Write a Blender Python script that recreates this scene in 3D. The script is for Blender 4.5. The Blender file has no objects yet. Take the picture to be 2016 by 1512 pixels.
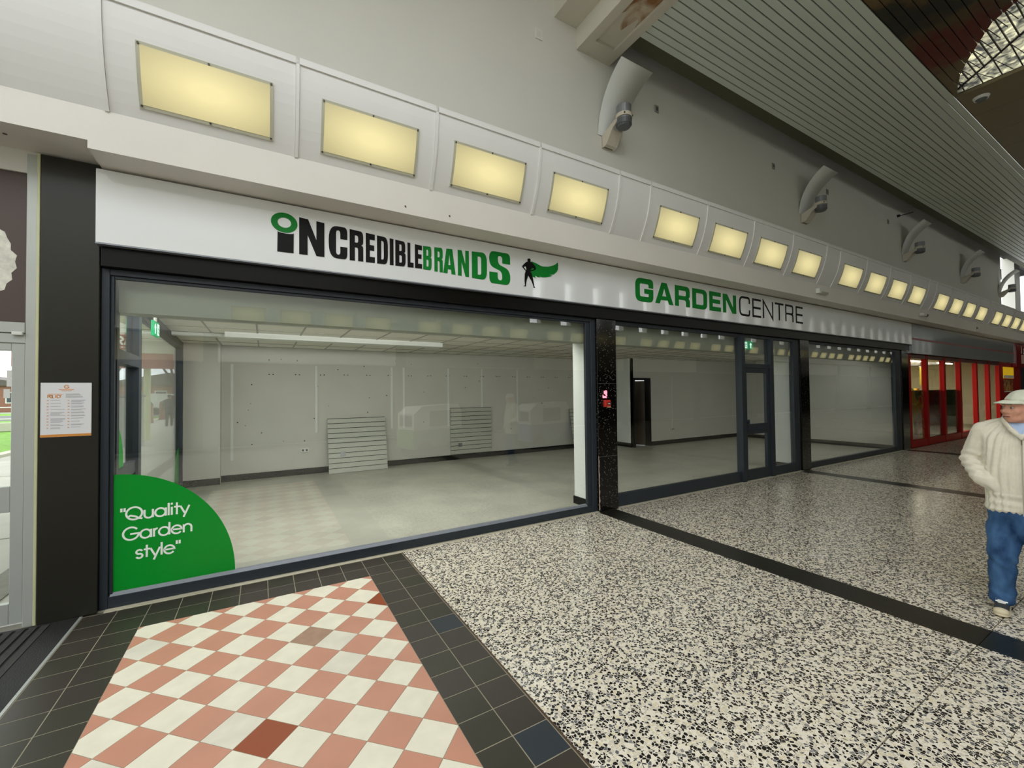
import bpy, bmesh, math, random
from mathutils import Vector, Matrix
from mathutils.geometry import tessellate_polygon
R = math.radians
random.seed(7)
SC = bpy.context.scene
COL = SC.collection

# ------------------------------------------------------------------ camera, world, light, exposure
CAM = Vector((0.0, -4.4465, 1.65))
yaw, pitch, roll = 0.5319408, 0.01941762, -0.01092299
fwd = Vector((math.sin(yaw)*math.cos(pitch), math.cos(yaw)*math.cos(pitch), math.sin(pitch)))
rt0 = Vector((math.cos(yaw), -math.sin(yaw), 0.0))
up0 = rt0.cross(fwd)
rt = rt0*math.cos(roll) + up0*math.sin(roll)
up = up0*math.cos(roll) - rt0*math.sin(roll)
cam_d = bpy.data.cameras.new('camera'); cam = bpy.data.objects.new('camera', cam_d); COL.objects.link(cam)
cam.matrix_world = Matrix(((rt.x, up.x, -fwd.x, CAM.x), (rt.y, up.y, -fwd.y, CAM.y), (rt.z, up.z, -fwd.z, CAM.z), (0, 0, 0, 1)))
cam_d.sensor_fit = 'HORIZONTAL'; cam_d.sensor_width = 36.0; cam_d.lens = 36.0*831.9/2016.0
cam_d.clip_start = 0.05; cam_d.clip_end = 400
SC.camera = cam

w = bpy.data.worlds.new('overcast_sky'); SC.world = w; w.use_nodes = True
wn = w.node_tree.nodes; wl = w.node_tree.links
bg = wn['Background']
tc = wn.new('ShaderNodeTexCoord'); mp = wn.new('ShaderNodeMapping'); nz = wn.new('ShaderNodeTexNoise'); cr = wn.new('ShaderNodeValToRGB')
nz.inputs['Scale'].default_value = 2.2; nz.inputs['Detail'].default_value = 5
cr.color_ramp.elements[0].position = .3; cr.color_ramp.elements[0].color = (.80, .87, .95, 1)
cr.color_ramp.elements[1].position = .7; cr.color_ramp.elements[1].color = (1.0, .985, .955, 1)
wl.new(tc.outputs['Generated'], mp.inputs['Vector']); wl.new(mp.outputs['Vector'], nz.inputs['Vector'])
wl.new(nz.outputs['Fac'], cr.inputs['Fac']); wl.new(cr.outputs['Color'], bg.inputs['Color'])
bg.inputs['Strength'].default_value = 1.9

def area_lamp(name, loc, sx, sy, power, tilt, col=(1, 1, .975)):
    ld_ = bpy.data.lights.new(name, 'AREA'); ld_.shape = 'RECTANGLE'; ld_.size = sx; ld_.size_y = sy; ld_.energy = power; ld_.color = col
    o = bpy.data.objects.new(name, ld_); COL.objects.link(o); o.location = loc; o.rotation_euler = (tilt, 0, 0); return o
# added fill lights hidden behind the bulkhead, brightening the shop interior
for x_, s_, p_ in ((.6, 3.0, 86), (3.0, 1.6, 26), (5.9, 2.6, 12), (8.2, 1.2, 6), (12.0, 4.0, 25)):
    area_lamp('window_display_lamp', (x_, .85, 2.585), s_, .7, p_, R(28))

area_lamp('store_lamp', (19.5, 3.2, 2.57), 7.5, 4.5, 420, 0, (1, .95, .82))  # added fill light without a fitting, brightens the red shop interior
VS = SC.view_settings
SC.display_settings.display_device = 'sRGB'
VS.view_transform = 'Standard'; VS.look = 'None'; VS.gamma = 1.0; VS.use_curve_mapping = False
VS.exposure = 0.72
cy = SC.cycles
cy.use_denoising = True
cy.max_bounces = 8; cy.diffuse_bounces = 5; cy.glossy_bounces = 4; cy.transmission_bounces = 4; cy.transparent_max_bounces = 24
cy.sample_clamp_indirect = 6.0
cy.caustics_reflective = False; cy.caustics_refractive = False

# ------------------------------------------------------------------ helpers
def lin(c):
    if isinstance(c, str):
        c = tuple(int(c[i:i+2], 16)/255 for i in (0, 2, 4))
    return tuple((x/12.92 if x <= .04045 else ((x+.055)/1.055)**2.4) for x in c)

MATS = {}
def mat(name, col, rough=.5, metal=0.0, spec=.5, noise=0.0, nscale=6.0, bump=0.0, bscale=60.0, coat=0.0, emit=None, estr=0.0):
    m = bpy.data.materials.new(name); m.use_nodes = True
    nt = m.node_tree; b = nt.nodes['Principled BSDF']
    c = lin(col)
    b.inputs['Base Color'].default_value = (*c, 1)
    b.inputs['Roughness'].default_value = rough
    b.inputs['Metallic'].default_value = metal
    b.inputs['Specular IOR Level'].default_value = spec
    b.inputs['Coat Weight'].default_value = coat
    if emit:
        b.inputs['Emission Color'].default_value = (*lin(emit), 1); b.inputs['Emission Strength'].default_value = estr
    if noise > 0:
        t = nt.nodes.new('ShaderNodeNewGeometry'); n = nt.nodes.new('ShaderNodeTexNoise'); r = nt.nodes.new('ShaderNodeValToRGB')
        n.inputs['Scale'].default_value = nscale; n.inputs['Detail'].default_value = 6
        r.color_ramp.elements[0].position = .3; r.color_ramp.elements[1].position = .72
        r.color_ramp.elements[0].color = (*[x*(1-noise) for x in c], 1)
        r.color_ramp.elements[1].color = (*[min(1, x*(1+noise)) for x in c], 1)
        nt.links.new(t.outputs['Position'], n.inputs['Vector']); nt.links.new(n.outputs['Fac'], r.inputs['Fac'])
        nt.links.new(r.outputs['Color'], b.inputs['Base Color'])
    if bump > 0:
        t = nt.nodes.new('ShaderNodeTexCoord'); n = nt.nodes.new('ShaderNodeTexNoise'); bm_ = nt.nodes.new('ShaderNodeBump')
        n.inputs['Scale'].default_value = bscale; n.inputs['Detail'].default_value = 4
        bm_.inputs['Strength'].default_value = bump; bm_.inputs['Distance'].default_value = .01
        nt.links.new(t.outputs['Object'], n.inputs['Vector']); nt.links.new(n.outputs['Fac'], bm_.inputs['Height'])
        nt.links.new(bm_.outputs['Normal'], b.inputs['Normal'])
    MATS[name] = m
    return m

def obj(name, bm, m, parent=None, smooth=False, local=False):
    me = bpy.data.meshes.new(name)
    bm.normal_update(); bm.to_mesh(me); bm.free()
    if m is not None:
        for k in (m if isinstance(m, (list, tuple)) else [m]): me.materials.append(k)
    if smooth:
        for p in me.polygons: p.use_smooth = True
    o = bpy.data.objects.new(name, me); COL.objects.link(o)
    if parent is not None:
        o.parent = parent
        if not local: o.matrix_parent_inverse = parent.matrix_basis.inverted()
    return o

def tag(o, label=None, cat=None, group=None, kind=None):
    if label: o['label'] = label
    if cat: o['category'] = cat
    if group: o['group'] = group
    if kind: o['kind'] = kind
    return o

def thing(name, loc, label, cat, group=None, kind=None, rz=0.0):
    o = bpy.data.objects.new(name, None); COL.objects.link(o); o.location = loc; o.rotation_euler = (0, 0, rz)
    o.empty_display_size = .1
    return tag(o, label, cat, group, kind)

def group_root(name, loc=(0, 0, 0)):
    o = bpy.data.objects.new(name, None); COL.objects.link(o); o.location = loc
    o['kind'] = 'structure'
    return o

def box(bm, x0, x1, y0, y1, z0, z1, mi=0):
    if x0 > x1: x0, x1 = x1, x0
    if y0 > y1: y0, y1 = y1, y0
    if z0 > z1: z0, z1 = z1, z0
    v = [bm.verts.new(p) for p in ((x0,y0,z0),(x1,y0,z0),(x1,y1,z0),(x0,y1,z0),(x0,y0,z1),(x1,y0,z1),(x1,y1,z1),(x0,y1,z1))]
    fs = []
    for f in ((0,3,2,1),(4,5,6,7),(0,1,5,4),(1,2,6,5),(2,3,7,6),(3,0,4,7)):
        F = bm.faces.new([v[i] for i in f]); F.material_index = mi; fs.append(F)
    return v

def boxes(*bs):
    bm = bmesh.new()
    for b in bs: box(bm, *b)
    return bm

def bevel_box(x0, x1, y0, y1, z0, z1, r=.005, seg=2):
    bm = bmesh.new(); box(bm, x0, x1, y0, y1, z0, z1)
    bmesh.ops.bevel(bm, geom=bm.edges[:], offset=r, segments=seg, affect='EDGES', profile=.5)
    return bm

def cyl(bm, p0, p1, r0, r1=None, n=16, cap=True):
    p0 = Vector(p0); p1 = Vector(p1); r1 = r0 if r1 is None else r1
    d = (p1-p0).normalized(); a = d.orthogonal().normalized(); b = d.cross(a)
    A = []; B = []
    for i in range(n):
        t = 2*math.pi*i/n; u = a*math.cos(t)+b*math.sin(t)
        A.append(bm.verts.new(p0+u*r0)); B.append(bm.verts.new(p1+u*r1))
    for i in range(n):
        j = (i+1) % n; bm.faces.new((A[i], A[j], B[j], B[i]))
    if cap:
        bm.faces.new(A[::-1]); bm.faces.new(B)

def prism(bm, pts, fn, d, mi=0):
    """polygon pts (2-D, may be concave) mapped by fn(u,v,depth); front at depth 0, back at depth d"""
    tri = tessellate_polygon([[Vector((p[0], p[1], 0)) for p in pts]])
    f = [bm.verts.new(fn(p[0], p[1], 0)) for p in pts]; b = [bm.verts.new(fn(p[0], p[1], d)) for p in pts]
    for t in tri:
        try: bm.faces.new([f[i] for i in t]).material_index = mi; bm.faces.new([b[i] for i in reversed(t)]).material_index = mi
        except ValueError: pass
    n = len(pts)
    for i in range(n):
        j = (i+1) % n
        try: bm.faces.new((f[i], b[i], b[j], f[j])).material_index = mi
        except ValueError: pass

def shape(bm, loops, fn, d=.003):
    """outline + holes -> solid flat letter"""
    flat = [p for L in loops for p in L]
    tri = tessellate_polygon([[Vector((p[0], p[1], 0)) for p in L] for L in loops])
    f = [bm.verts.new(fn(p[0], p[1], 0)) for p in flat]; b = [bm.verts.new(fn(p[0], p[1], d)) for p in flat]
    for t in tri:
        try: bm.faces.new([f[i] for i in t])
        except ValueError: pass
    k = 0
    for L in loops:
        n = len(L)
        for i in range(n):
            j = (i+1) % n
            try: bm.faces.new((f[k+i], b[k+i], b[k+j], f[k+j]))
            except ValueError: pass
        k += n

def fil(pts, seg=6):
    """(x,y) or (x,y,r) -> polygon with rounded corners where r is given"""
    out = []; n = len(pts)
    for i, p in enumerate(pts):
        if len(p) < 3 or p[2] <= 0: out.append((p[0], p[1])); continue
        P = Vector(p[:2]); A = Vector(pts[i-1][:2])-P; B = Vector(pts[(i+1) % n][:2])-P
        r = min(p[2], A.length*.499, B.length*.499)
        a = P+A.normalized()*r; b = P+B.normalized()*r
        for k in range(seg+1):
            t = k/seg; q = a*(1-t)**2 + P*2*t*(1-t) + b*t*t
            out.append((q.x, q.y))
    return out

def arc(cx, cy_, rx, ry, a0, a1, n=16):
    return [(cx+rx*math.cos(R(a0+(a1-a0)*i/n)), cy_+ry*math.sin(R(a0+(a1-a0)*i/n))) for i in range(n+1)]

def stroke(bm, pts, wd, fn, closed=False, d=.002):
    P = [Vector(p) for p in pts]; n = len(P); Lft = []; Rgt = []
    for i in range(n):
        if closed: a = P[i-1]; b = P[(i+1) % n]
        else: a = P[max(i-1, 0)]; b = P[min(i+1, n-1)]
        d0 = (P[i]-a); d1 = (b-P[i])
        if d0.length < 1e-9: d0 = d1
        if d1.length < 1e-9: d1 = d0
        d0 = d0.normalized(); d1 = d1.normalized(); t = (d0+d1)
        t = t.normalized() if t.length > 1e-6 else d0
        nn = Vector((-t.y, t.x)); n0 = Vector((-d0.y, d0.x))
        k = min(1/max(nn.dot(n0), .35), 2.2)
        Lft.append(P[i]+nn*wd/2*k); Rgt.append(P[i]-nn*wd/2*k)
    m = n if closed else n-1
    vl = [bm.verts.new(fn(p.x, p.y, 0)) for p in Lft]; vr = [bm.verts.new(fn(p.x, p.y, 0)) for p in Rgt]
    vl2 = [bm.verts.new(fn(p.x, p.y, d)) for p in Lft]; vr2 = [bm.verts.new(fn(p.x, p.y, d)) for p in Rgt]
    for i in range(m):
        j = (i+1) % n
        bm.faces.new((vl[i], vr[i], vr[j], vl[j])); bm.faces.new((vl[i], vl[j], vl2[j], vl2[i])); bm.faces.new((vr[j], vr[i], vr2[i], vr2[j]))

def copy_tree(o, parent=None):
    c = o.copy(); COL.objects.link(c)
    if parent is not None: c.parent = parent
    for ch in o.children: copy_tree(ch, c)
    return c

def tube(bm, pts, r, n=8):
    for a, b in zip(pts[:-1], pts[1:]): cyl(bm, a, b, r, r, n)

# ------------------------------------------------------------------ materials
M_wall = mat('white_wall_paint', 'd3d1c8', .6, noise=.02, nscale=1.2, bump=.05, bscale=120)
M_cove = mat('white_moulded_gloss', 'dfdedb', .42, noise=.015, nscale=2)
M_fascia = mat('white_fascia_paint', 'dcd8d0', .5, noise=.03, nscale=1.5, bump=.06, bscale=90)
M_sign = mat('white_acrylic_sign', 'e4e6e6', .05, spec=.55, coat=.6, bump=.05, bscale=3.5)
M_black_ltr = mat('black_vinyl', '070505', .5, spec=.2)
M_green = mat('green_vinyl', '007a26', .5, spec=.25)
M_green_d = mat('green_window_vinyl', '02902a', .35, spec=.3, noise=.03, nscale=3)
M_white_v = mat('white_vinyl', 'f0f6f0', .4)
M_lintel = mat('black_gloss_lintel', '090807', .28, spec=.22)
M_panelblk = mat('black_satin_panel', '26251f', .3, spec=.4, bump=.02, bscale=3)
M_frame = mat('grey_powder_coat', '2d333a', .42, spec=.35)
M_frame_l = mat('grey_anodised_bead', '8d929c', .35, metal=.3)
M_strip = mat('stone_threshold', 'c9c2ac', .6, noise=.05, nscale=20)
M_blacktile = mat('black_quarry_tile', '3d3831', .38, spec=.4, noise=.10, nscale=1.7, bump=.03, bscale=90)
M_blacktile2 = mat('slate_blue_quarry_tile', '2f363c', .38, spec=.4, noise=.08, nscale=3, bump=.03, bscale=90)
M_blacktile3 = mat('olive_black_quarry_tile', '3a382e', .38, spec=.4, noise=.08, nscale=3, bump=.03, bscale=90)
M_pink = mat('terracotta_pink_tile', 'c98f77', .45, noise=.05, nscale=4, bump=.03, bscale=120)
M_pink2 = mat('worn_pink_tile', 'a8866f', .5, noise=.10, nscale=14, bump=.04, bscale=120)
M_cream = mat('cream_tile', 'ece6d2', .5, noise=.05, nscale=9, bump=.03, bscale=120)
M_cream2 = mat('greyed_cream_tile', 'e2dccb', .5, noise=.08, nscale=7, bump=.03, bscale=120)
M_red = mat('dark_red_tile', '93400f', .4, noise=.04, nscale=5)
M_grout = mat('dark_grout', '5b5447', .85, noise=.1, nscale=20)
M_grout_l = mat('pale_grout', '9a937f', .85, noise=.1, nscale=20)
M_vinyl = mat('worn_vinyl_floor', 'a5a396', .34, spec=.4, noise=.16, nscale=1.6, bump=.03, bscale=14)
M_shopwall = mat('shop_wall_paint', 'c5c3ba', .6, noise=.035, nscale=1.6, bump=.04, bscale=40)
M_shopwhite = mat('shop_white_paint', 'd9dbd6', .5, noise=.02, nscale=2)
M_skirt = mat('black_skirting', '080807', .5, spec=.2)
M_ctile = mat('ceiling_tile_board', 'dcd8cd', .8, noise=.03, nscale=4, bump=.2, bscale=200)
M_cbar = mat('ceiling_grid_bar', '8a857a', .5)
M_slat = mat('pale_green_metal_slat', 'c9d2c9', .4, metal=.0, spec=.4, noise=.02, nscale=.6)
M_slatbrown = mat('bronze_mirror_slat', '6b5a3c', .22, metal=.35, noise=.35, nscale=2.2)
M_dark = mat('dark_void', '0a0908', .9)
M_soffit = mat('dark_bronze_soffit', '75694f', .45, noise=.05, nscale=2)
M_perf = mat('perforated_dark_strip', '50503c', .6, noise=.12, nscale=30)
M_alu = mat('satin_aluminium_frame', 'b3b6b1', .38, metal=.25, noise=.03, nscale=3)
M_creamtrim = mat('cream_timber_trim', 'c3c49c', .5, noise=.04, nscale=8)
M_brown = mat('brown_printed_panel', '4a3a35', .45, noise=.08, nscale=1.2)
M_fur = mat('white_fur_print', 'd6d3c6', .6, noise=.2, nscale=25)
M_mat = mat('black_rubber_mat', '1e1d1b', .7, noise=.15, nscale=18, bump=.4, bscale=150)
M_matrib = mat('grey_carpet_rib', '3b3a37', .9, noise=.15, nscale=40, bump=.5, bscale=300)
M_redpaint = mat('red_gloss_paint', '960b07', .4, spec=.15)
M_redsign = mat('red_sign_acrylic', '8f1016', .2)
M_white = mat('white_plastic', 'd8d8d2', .4)
M_grey = mat('grey_cast_metal', '85878a', .38, metal=.5)
M_greyd = mat('dark_grey_lens_rim', '5c5e60', .4, metal=.3)
M_brkt = mat('cream_bracket_paint', 'c4bcaa', .45)
M_black = mat('black_plastic', '111111', .35)
M_screw = mat('grey_screw_head', '55544e', .35, metal=.6)
M_stain = None

def mat_light(name, lo, hi, strength):
    m = bpy.data.materials.new(name); m.use_nodes = True; nt = m.node_tree; b = nt.nodes['Principled BSDF']
    b.inputs['Base Color'].default_value = (*lin('8f876a'), 1); b.inputs['Roughness'].default_value = .35
    t = nt.nodes.new('ShaderNodeTexCoord'); g = nt.nodes.new('ShaderNodeTexGradient'); g.gradient_type = 'SPHERICAL'
    mpn = nt.nodes.new('ShaderNodeMapping'); mpn.inputs['Scale'].default_value = (1.9, 1.9, 4.0); mpn.inputs['Rotation'].default_value = (0, R(0), 0)
    r = nt.nodes.new('ShaderNodeValToRGB'); r.color_ramp.elements[0].color = (*lin(lo), 1); r.color_ramp.elements[1].color = (*lin(hi), 1)
    r.color_ramp.elements[1].position = .8
    nt.links.new(t.outputs['Object'], mpn.inputs['Vector']); nt.links.new(mpn.outputs['Vector'], g.inputs['Vector'])
    nt.links.new(g.outputs['Fac'], r.inputs['Fac']); nt.links.new(r.outputs['Color'], b.inputs['Emission Color'])
    b.inputs['Emission Strength'].default_value = strength
    return m
M_diff = mat_light('lit_cream_diffuser', 'b5ab7c', 'fdeeae', .48)
M_clearrim = mat('acrylic_cover_rim', 'b9b7a2', .2, spec=.5)
M_tubelit = mat('fluorescent_tube', 'fff4d8', .4, emit='fff0c8', estr=14.0)
M_led = mat('red_led_display', 'ff8090', .4, emit='ff6f80', estr=2.5)
M_exit = mat('green_exit_lamp', '0f8a58', .4, emit='12a066', estr=.30)
M_exitw = mat('white_exit_lamp', 'e6fff2', .4, emit='dcffee', estr=.6)

def mat_glass(name, tint=(.965, .98, .965), rough=.0, f0=.042):
    m = bpy.data.materials.new(name); m.use_nodes = True; nt = m.node_tree; nt.nodes.clear()
    o = nt.nodes.new('ShaderNodeOutputMaterial'); mx = nt.nodes.new('ShaderNodeMixShader'); fr = nt.nodes.new('ShaderNodeLayerWeight'); fr.inputs['Blend'].default_value = .5
    tr = nt.nodes.new('ShaderNodeBsdfTransparent'); gl = nt.nodes.new('ShaderNodeBsdfGlossy')
    tr.inputs['Color'].default_value = (*tint, 1); gl.inputs['Roughness'].default_value = rough; gl.inputs['Color'].default_value = (1, 1, 1, 1)
    pw = nt.nodes.new('ShaderNodeMath'); pw.operation = 'POWER'; pw.inputs[1].default_value = 4.2
    ma = nt.nodes.new('ShaderNodeMath'); ma.operation = 'MULTIPLY_ADD'; ma.inputs[1].default_value = 1-f0; ma.inputs[2].default_value = f0
    nt.links.new(fr.outputs['Facing'], pw.inputs[0]); nt.links.new(pw.outputs[0], ma.inputs[0]); fac = ma.outputs[0]
    nt.links.new(fac, mx.inputs[0]); nt.links.new(tr.outputs[0], mx.inputs[1]); nt.links.new(gl.outputs[0], mx.inputs[2])
    nt.links.new(mx.outputs[0], o.inputs['Surface'])
    return m
M_glass = mat_glass('shop_window_glass', f0=.058)
M_glass2 = mat_glass('door_pane_glass')

def mat_terrazzo():
    m = bpy.data.materials.new('black_and_white_terrazzo'); m.use_nodes = True; nt = m.node_tree; b = nt.nodes['Principled BSDF']
    N = nt.nodes.new; L = nt.links.new
    t = N('ShaderNodeTexCoord'); g = N('ShaderNodeNewGeometry')
    wob = N('ShaderNodeTexNoise'); wob.inputs['Scale'].default_value = 40
    v = N('ShaderNodeTexVoronoi'); v.feature = 'F1'; v.inputs['Scale'].default_value = 62; v.inputs['Randomness'].default_value = 1
    e = N('ShaderNodeTexVoronoi'); e.feature = 'DISTANCE_TO_EDGE'; e.inputs['Scale'].default_value = 62; e.inputs['Randomness'].default_value = 1
    L(g.outputs['Position'], v.inputs['Vector']); L(g.outputs['Position'], e.inputs['Vector'])
    sep = N('ShaderNodeSeparateColor'); L(v.outputs['Color'], sep.inputs[0])
    r = N('ShaderNodeValToRGB'); r.color_ramp.interpolation = 'CONSTANT'
    el = r.color_ramp.elements
    el[0].position = 0; el[0].color = (*lin('141113'), 1)
    el[1].position = .37; el[1].color = (*lin('2e2c2f'), 1)
    for p, c in ((.43, '67676a'), (.50, '8f8c88'), (.55, 'd5ccb8'), (.72, 'ece4d2'), (.9, 'e0d4b6')):
        x = el.new(p); x.color = (*lin(c), 1)
    L(sep.outputs[0], r.inputs['Fac'])
    thr = N('ShaderNodeMath'); thr.operation = 'MULTIPLY_ADD'; thr.inputs[1].default_value = .10; thr.inputs[2].default_value = .012
    L(sep.outputs[1], thr.inputs[0])
    gt = N('ShaderNodeMath'); gt.operation = 'GREATER_THAN'; L(e.outputs['Distance'], gt.inputs[0]); L(thr.outputs[0], gt.inputs[1])
    mx = N('ShaderNodeMix'); mx.data_type = 'RGBA'; mx.inputs['A'].default_value = (*lin('efe7d5'), 1)
    L(gt.outputs[0], mx.inputs['Factor']); L(r.outputs['Color'], mx.inputs['B'])
    L(mx.outputs['Result'], b.inputs['Base Color'])
    b.inputs['Roughness'].default_value = .22; b.inputs['Specular IOR Level'].default_value = .55
    n2 = N('ShaderNodeTexNoise'); n2.inputs['Scale'].default_value = 3; mr = N('ShaderNodeMapRange'); mr.inputs['To Min'].default_value = .14; mr.inputs['To Max'].default_value = .30
    L(g.outputs['Position'], n2.inputs['Vector']); L(n2.outputs['Fac'], mr.inputs['Value']); L(mr.outputs['Result'], b.inputs['Roughness'])
    return m
M_terr = mat_terrazzo()

def mat_granite(nm='black_flecked_granite', base='0c0b09', fleck='8a8c84', ro=.1):
    m = bpy.data.materials.new(nm); m.use_nodes = True; nt = m.node_tree; b = nt.nodes['Principled BSDF']
    N = nt.nodes.new; L = nt.links.new; g = N('ShaderNodeNewGeometry')
    v = N('ShaderNodeTexVoronoi'); v.inputs['Scale'].default_value = 55
    sep = N('ShaderNodeSeparateColor'); L(g.outputs['Position'], v.inputs['Vector']); L(v.outputs['Color'], sep.inputs[0])
    a = N('ShaderNodeMath'); a.operation = 'GREATER_THAN'; a.inputs[1].default_value = .74; L(sep.outputs[0], a.inputs[0])
    c = N('ShaderNodeMath'); c.operation = 'LESS_THAN'; c.inputs[1].default_value = .26; L(v.outputs['Distance'], c.inputs[0])
    k = N('ShaderNodeMath'); k.operation = 'MULTIPLY'; L(a.outputs[0], k.inputs[0]); L(c.outputs[0], k.inputs[1])
    mx = N('ShaderNodeMix'); mx.data_type = 'RGBA'; mx.inputs['A'].default_value = (*lin(base), 1); mx.inputs['B'].default_value = (*lin(fleck), 1)
    L(k.outputs[0], mx.inputs['Factor']); L(mx.outputs['Result'], b.inputs['Base Color'])
    b.inputs['Roughness'].default_value = ro
    return m
M_granite = mat_granite()
M_strip2 = mat_granite('brown_black_floor_granite', '1d1b15', '4a493f', .3)
M_bulk = mat('grey_bulkhead_paint', '959a8d', .6, noise=.02, nscale=2)

# ================================================================== FLOOR
floor = tag(obj('floor', boxes((-9, 57, -11.5, 0.0, -.20, -.012)), M_grout), kind='structure')
XL, XR, YT, YB = -.765, .833, -.46, -4.4          # checker field
def tile_obj(name, poly, m, top=0.0, parent=floor, thick=.012):
    bm = bmesh.new(); prism(bm, poly, lambda u, v, d: (u, v, top-d), thick)
    return obj(name, bm, m, parent)
def clip(poly, x0, x1, y0, y1):
    def half(P, f, g):
        o = []
        for i in range(len(P)):
            a, b = P[i-1], P[i]; fa, fb = f(a), f(b)
            if fa >= 0 and fb >= 0: o.append(b)
            elif fa >= 0 > fb or fa < 0 <= fb:
                t = fa/(fa-fb); q = (a[0]+(b[0]-a[0])*t, a[1]+(b[1]-a[1])*t); o.append(q)
                if fb >= 0: o.append(b)
        return o
    for f in (lambda p: p[0]-x0, lambda p: x1-p[0], lambda p: p[1]-y0, lambda p: y1-p[1]):
        poly = half(poly, f, None)
        if len(poly) < 3: return []
    return poly
def area(P): return abs(sum(P[i-1][0]*P[i][1]-P[i][0]*P[i-1][1] for i in range(len(P))))/2
h = .1373
full = {}
rnd = random.Random(3)
special = [((.0165, -2.056), M_red), ((.837, -.955), M_red), ((.285, -1.235), M_pink2), ((.56, -1.44), M_pink2), ((.42, -1.37), M_cream2), ((.70, -1.24), M_cream2)]
for i in range(-6, 14):
    for j in range(-4, 32):
        if (i+j) % 2 == 0: continue
        cx = -.535 + .1373 + (i-1)*h; cyy = -.677 - (j-1)*.1378      # tile centres
        hh = h-.0022
        P = [(cx-hh, cyy), (cx, cyy-hh), (cx+hh, cyy), (cx, cyy+hh)]
        P = clip(P, XL, XR, YB, YT)
        if len(P) < 3 or area(P) < 2e-4: continue
        m = (M_pink if i % 2 == 0 else rnd.choice([M_cream]*9+[M_cream2]))
        for (sx, sy), mm in special:
            if abs(cx-sx) < .05 and abs(cyy-sy) < .05: m = mm
        if len(P) == 4 and abs(area(P)-2*hh*hh) < 1e-6:
            key = m.name
            if key not in full:
                o = tile_obj('checker_tile', [(p[0]-cx, p[1]-cyy) for p in P], m)
                full[key] = o
            else:
                o = full[key].copy(); COL.objects.link(o); o.parent = floor
            o.location = (cx, cyy, 0)
        else:
            tile_obj('checker_tile', P, m)
# black quarry tile border, 200 mm tiles
bt = {}
def black_tile(x0, y0, m):
    key = m.name
    if key not in bt:
        bt[key] = tile_obj('quarry_tile', [(.003, .003), (.197, .003), (.197, .197), (.003, .197)], m)
    else:
        o = bt[key].copy(); COL.objects.link(o); o.parent = floor; bt[key+'_'] = o; o.location = (x0, y0, 0); return o
    bt[key].location = (x0, y0, 0); return bt[key]
def pick_black():
    return rnd.choice([M_blacktile]*6+[M_blacktile3]*3)
rows = [-.26-.2*k for k in range(22)]
for k, y in enumerate(rows):
    for x in (-1.165, -.965, .833, 1.033):
        m = pick_black()
        if abs(x-1.033) < .01 and abs(y+.1+1.575-.2) < .22 and k == 7: m = M_blacktile2
        if abs(x-1.033) < .01 and k == 13: m = M_blacktile2
        black_tile(x, y-.0, m)
for r_ in range(2):
    for c in range(8):
        black_tile(-.765+.1998*c, -.26-.2*r_, pick_black())
bmg = bmesh.new()
obj('grout_bed', boxes((-1.17, 1.24, -4.46, -.055, -.012, -.001)), M_grout_l, floor)
obj('metal_edge_trim', boxes((-1.185, -1.168, -4.4, -.04, -.012, .003)), M_alu, floor)['label'] = 'silver metal trim between mat and tiles'
obj('brass_edge_trim', boxes((1.236, 1.246, -4.46, -.055, -.012, .002)), mat('dull_bronze_trim', '5d4a3c', .5, metal=.4), floor)
obj('threshold_strip', boxes((-1.05, 3.96, -.055, 0, -.012, .004), (4.33, 9.40, -.055, 0, -.012, .004), (9.76, 14.8, -.055, 0, -.012, .004)), M_strip, floor)
M_strip3 = mat_granite('blue_black_floor_granite', '161c1d', '3f4646', .3)
# terrazzo slabs between black granite strips
strips = [3.932, 9.24, 14.6, 20.0, 25.4]
xs = [1.247] + strips + [34]
ys = [-.055, -.36, -.66, -.96, -1.26, -1.56, -1.86, -2.16, -2.46, -2.76, -3.06, -3.31, -3.59, -3.89, -4.19, -4.46]
for i in range(len(xs)-1):
    x0 = xs[i]+(.318 if i else 0); x1 = xs[i+1]
    for a, b in zip(ys[:-1], ys[1:]):
        g = .0032 if (abs(b+1.86) < .01 or abs(b+3.59) < .01) else .0011
        gt = .0032 if (abs(a+1.86) < .01 or abs(a+3.59) < .01) else .0011
        obj('terrazzo_slab', boxes((x0+.001, x1-.001, b+g, a-gt, -.012, 0)), M_terr, floor)
    obj('terrazzo_slab', boxes((x0+.001, (x1 if x1 < 33 else 56.9)-.001, -11.4, -4.462, -.012, 0)), M_terr, floor)
    if i:
        for (a, b, m_) in ((-3.592, -.055, M_strip2), (-10.2, -3.596, M_strip3)):
            obj('granite_strip', boxes((xs[i]+.001, xs[i]+.317, a, b, -.012, .0005)), m_, floor)
obj('terrazzo_slab', boxes((-9, 1.246, -11.4, -4.462, -.012, 0)), M_terr, floor)

# entrance mat
mt = thing('entrance_mat', (-2.0, -2, 0), 'black ribbed entrance mat by the glazed exit doors', 'mat')
obj('mat_border', boxes((-1.33, -1.187, -4.4, -.03, -.012, .002), (-7, -1.33, -4.4, -4.25, -.012, .002), (-7, -1.33, -.06, -.03, -.012, .002)), M_mat, mt)
obj('mat_backing', boxes((-7, -1.33, -4.25, -.06, -.012, -.004)), M_mat, mt)
for k in range(24):
    x1 = -1.335-.062*k
    obj('mat_rib', boxes((x1-.042, x1, -4.25, -.06, -.004, .004)), M_matrib, mt)
x1 = -1.335-.062*24
tag(obj('mat_rib', boxes(*[(x1-.062*k-.042, x1-.062*k, -4.25, -.06, -.004, .004) for k in range(60)]), M_matrib, mt), kind='stuff')

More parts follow.
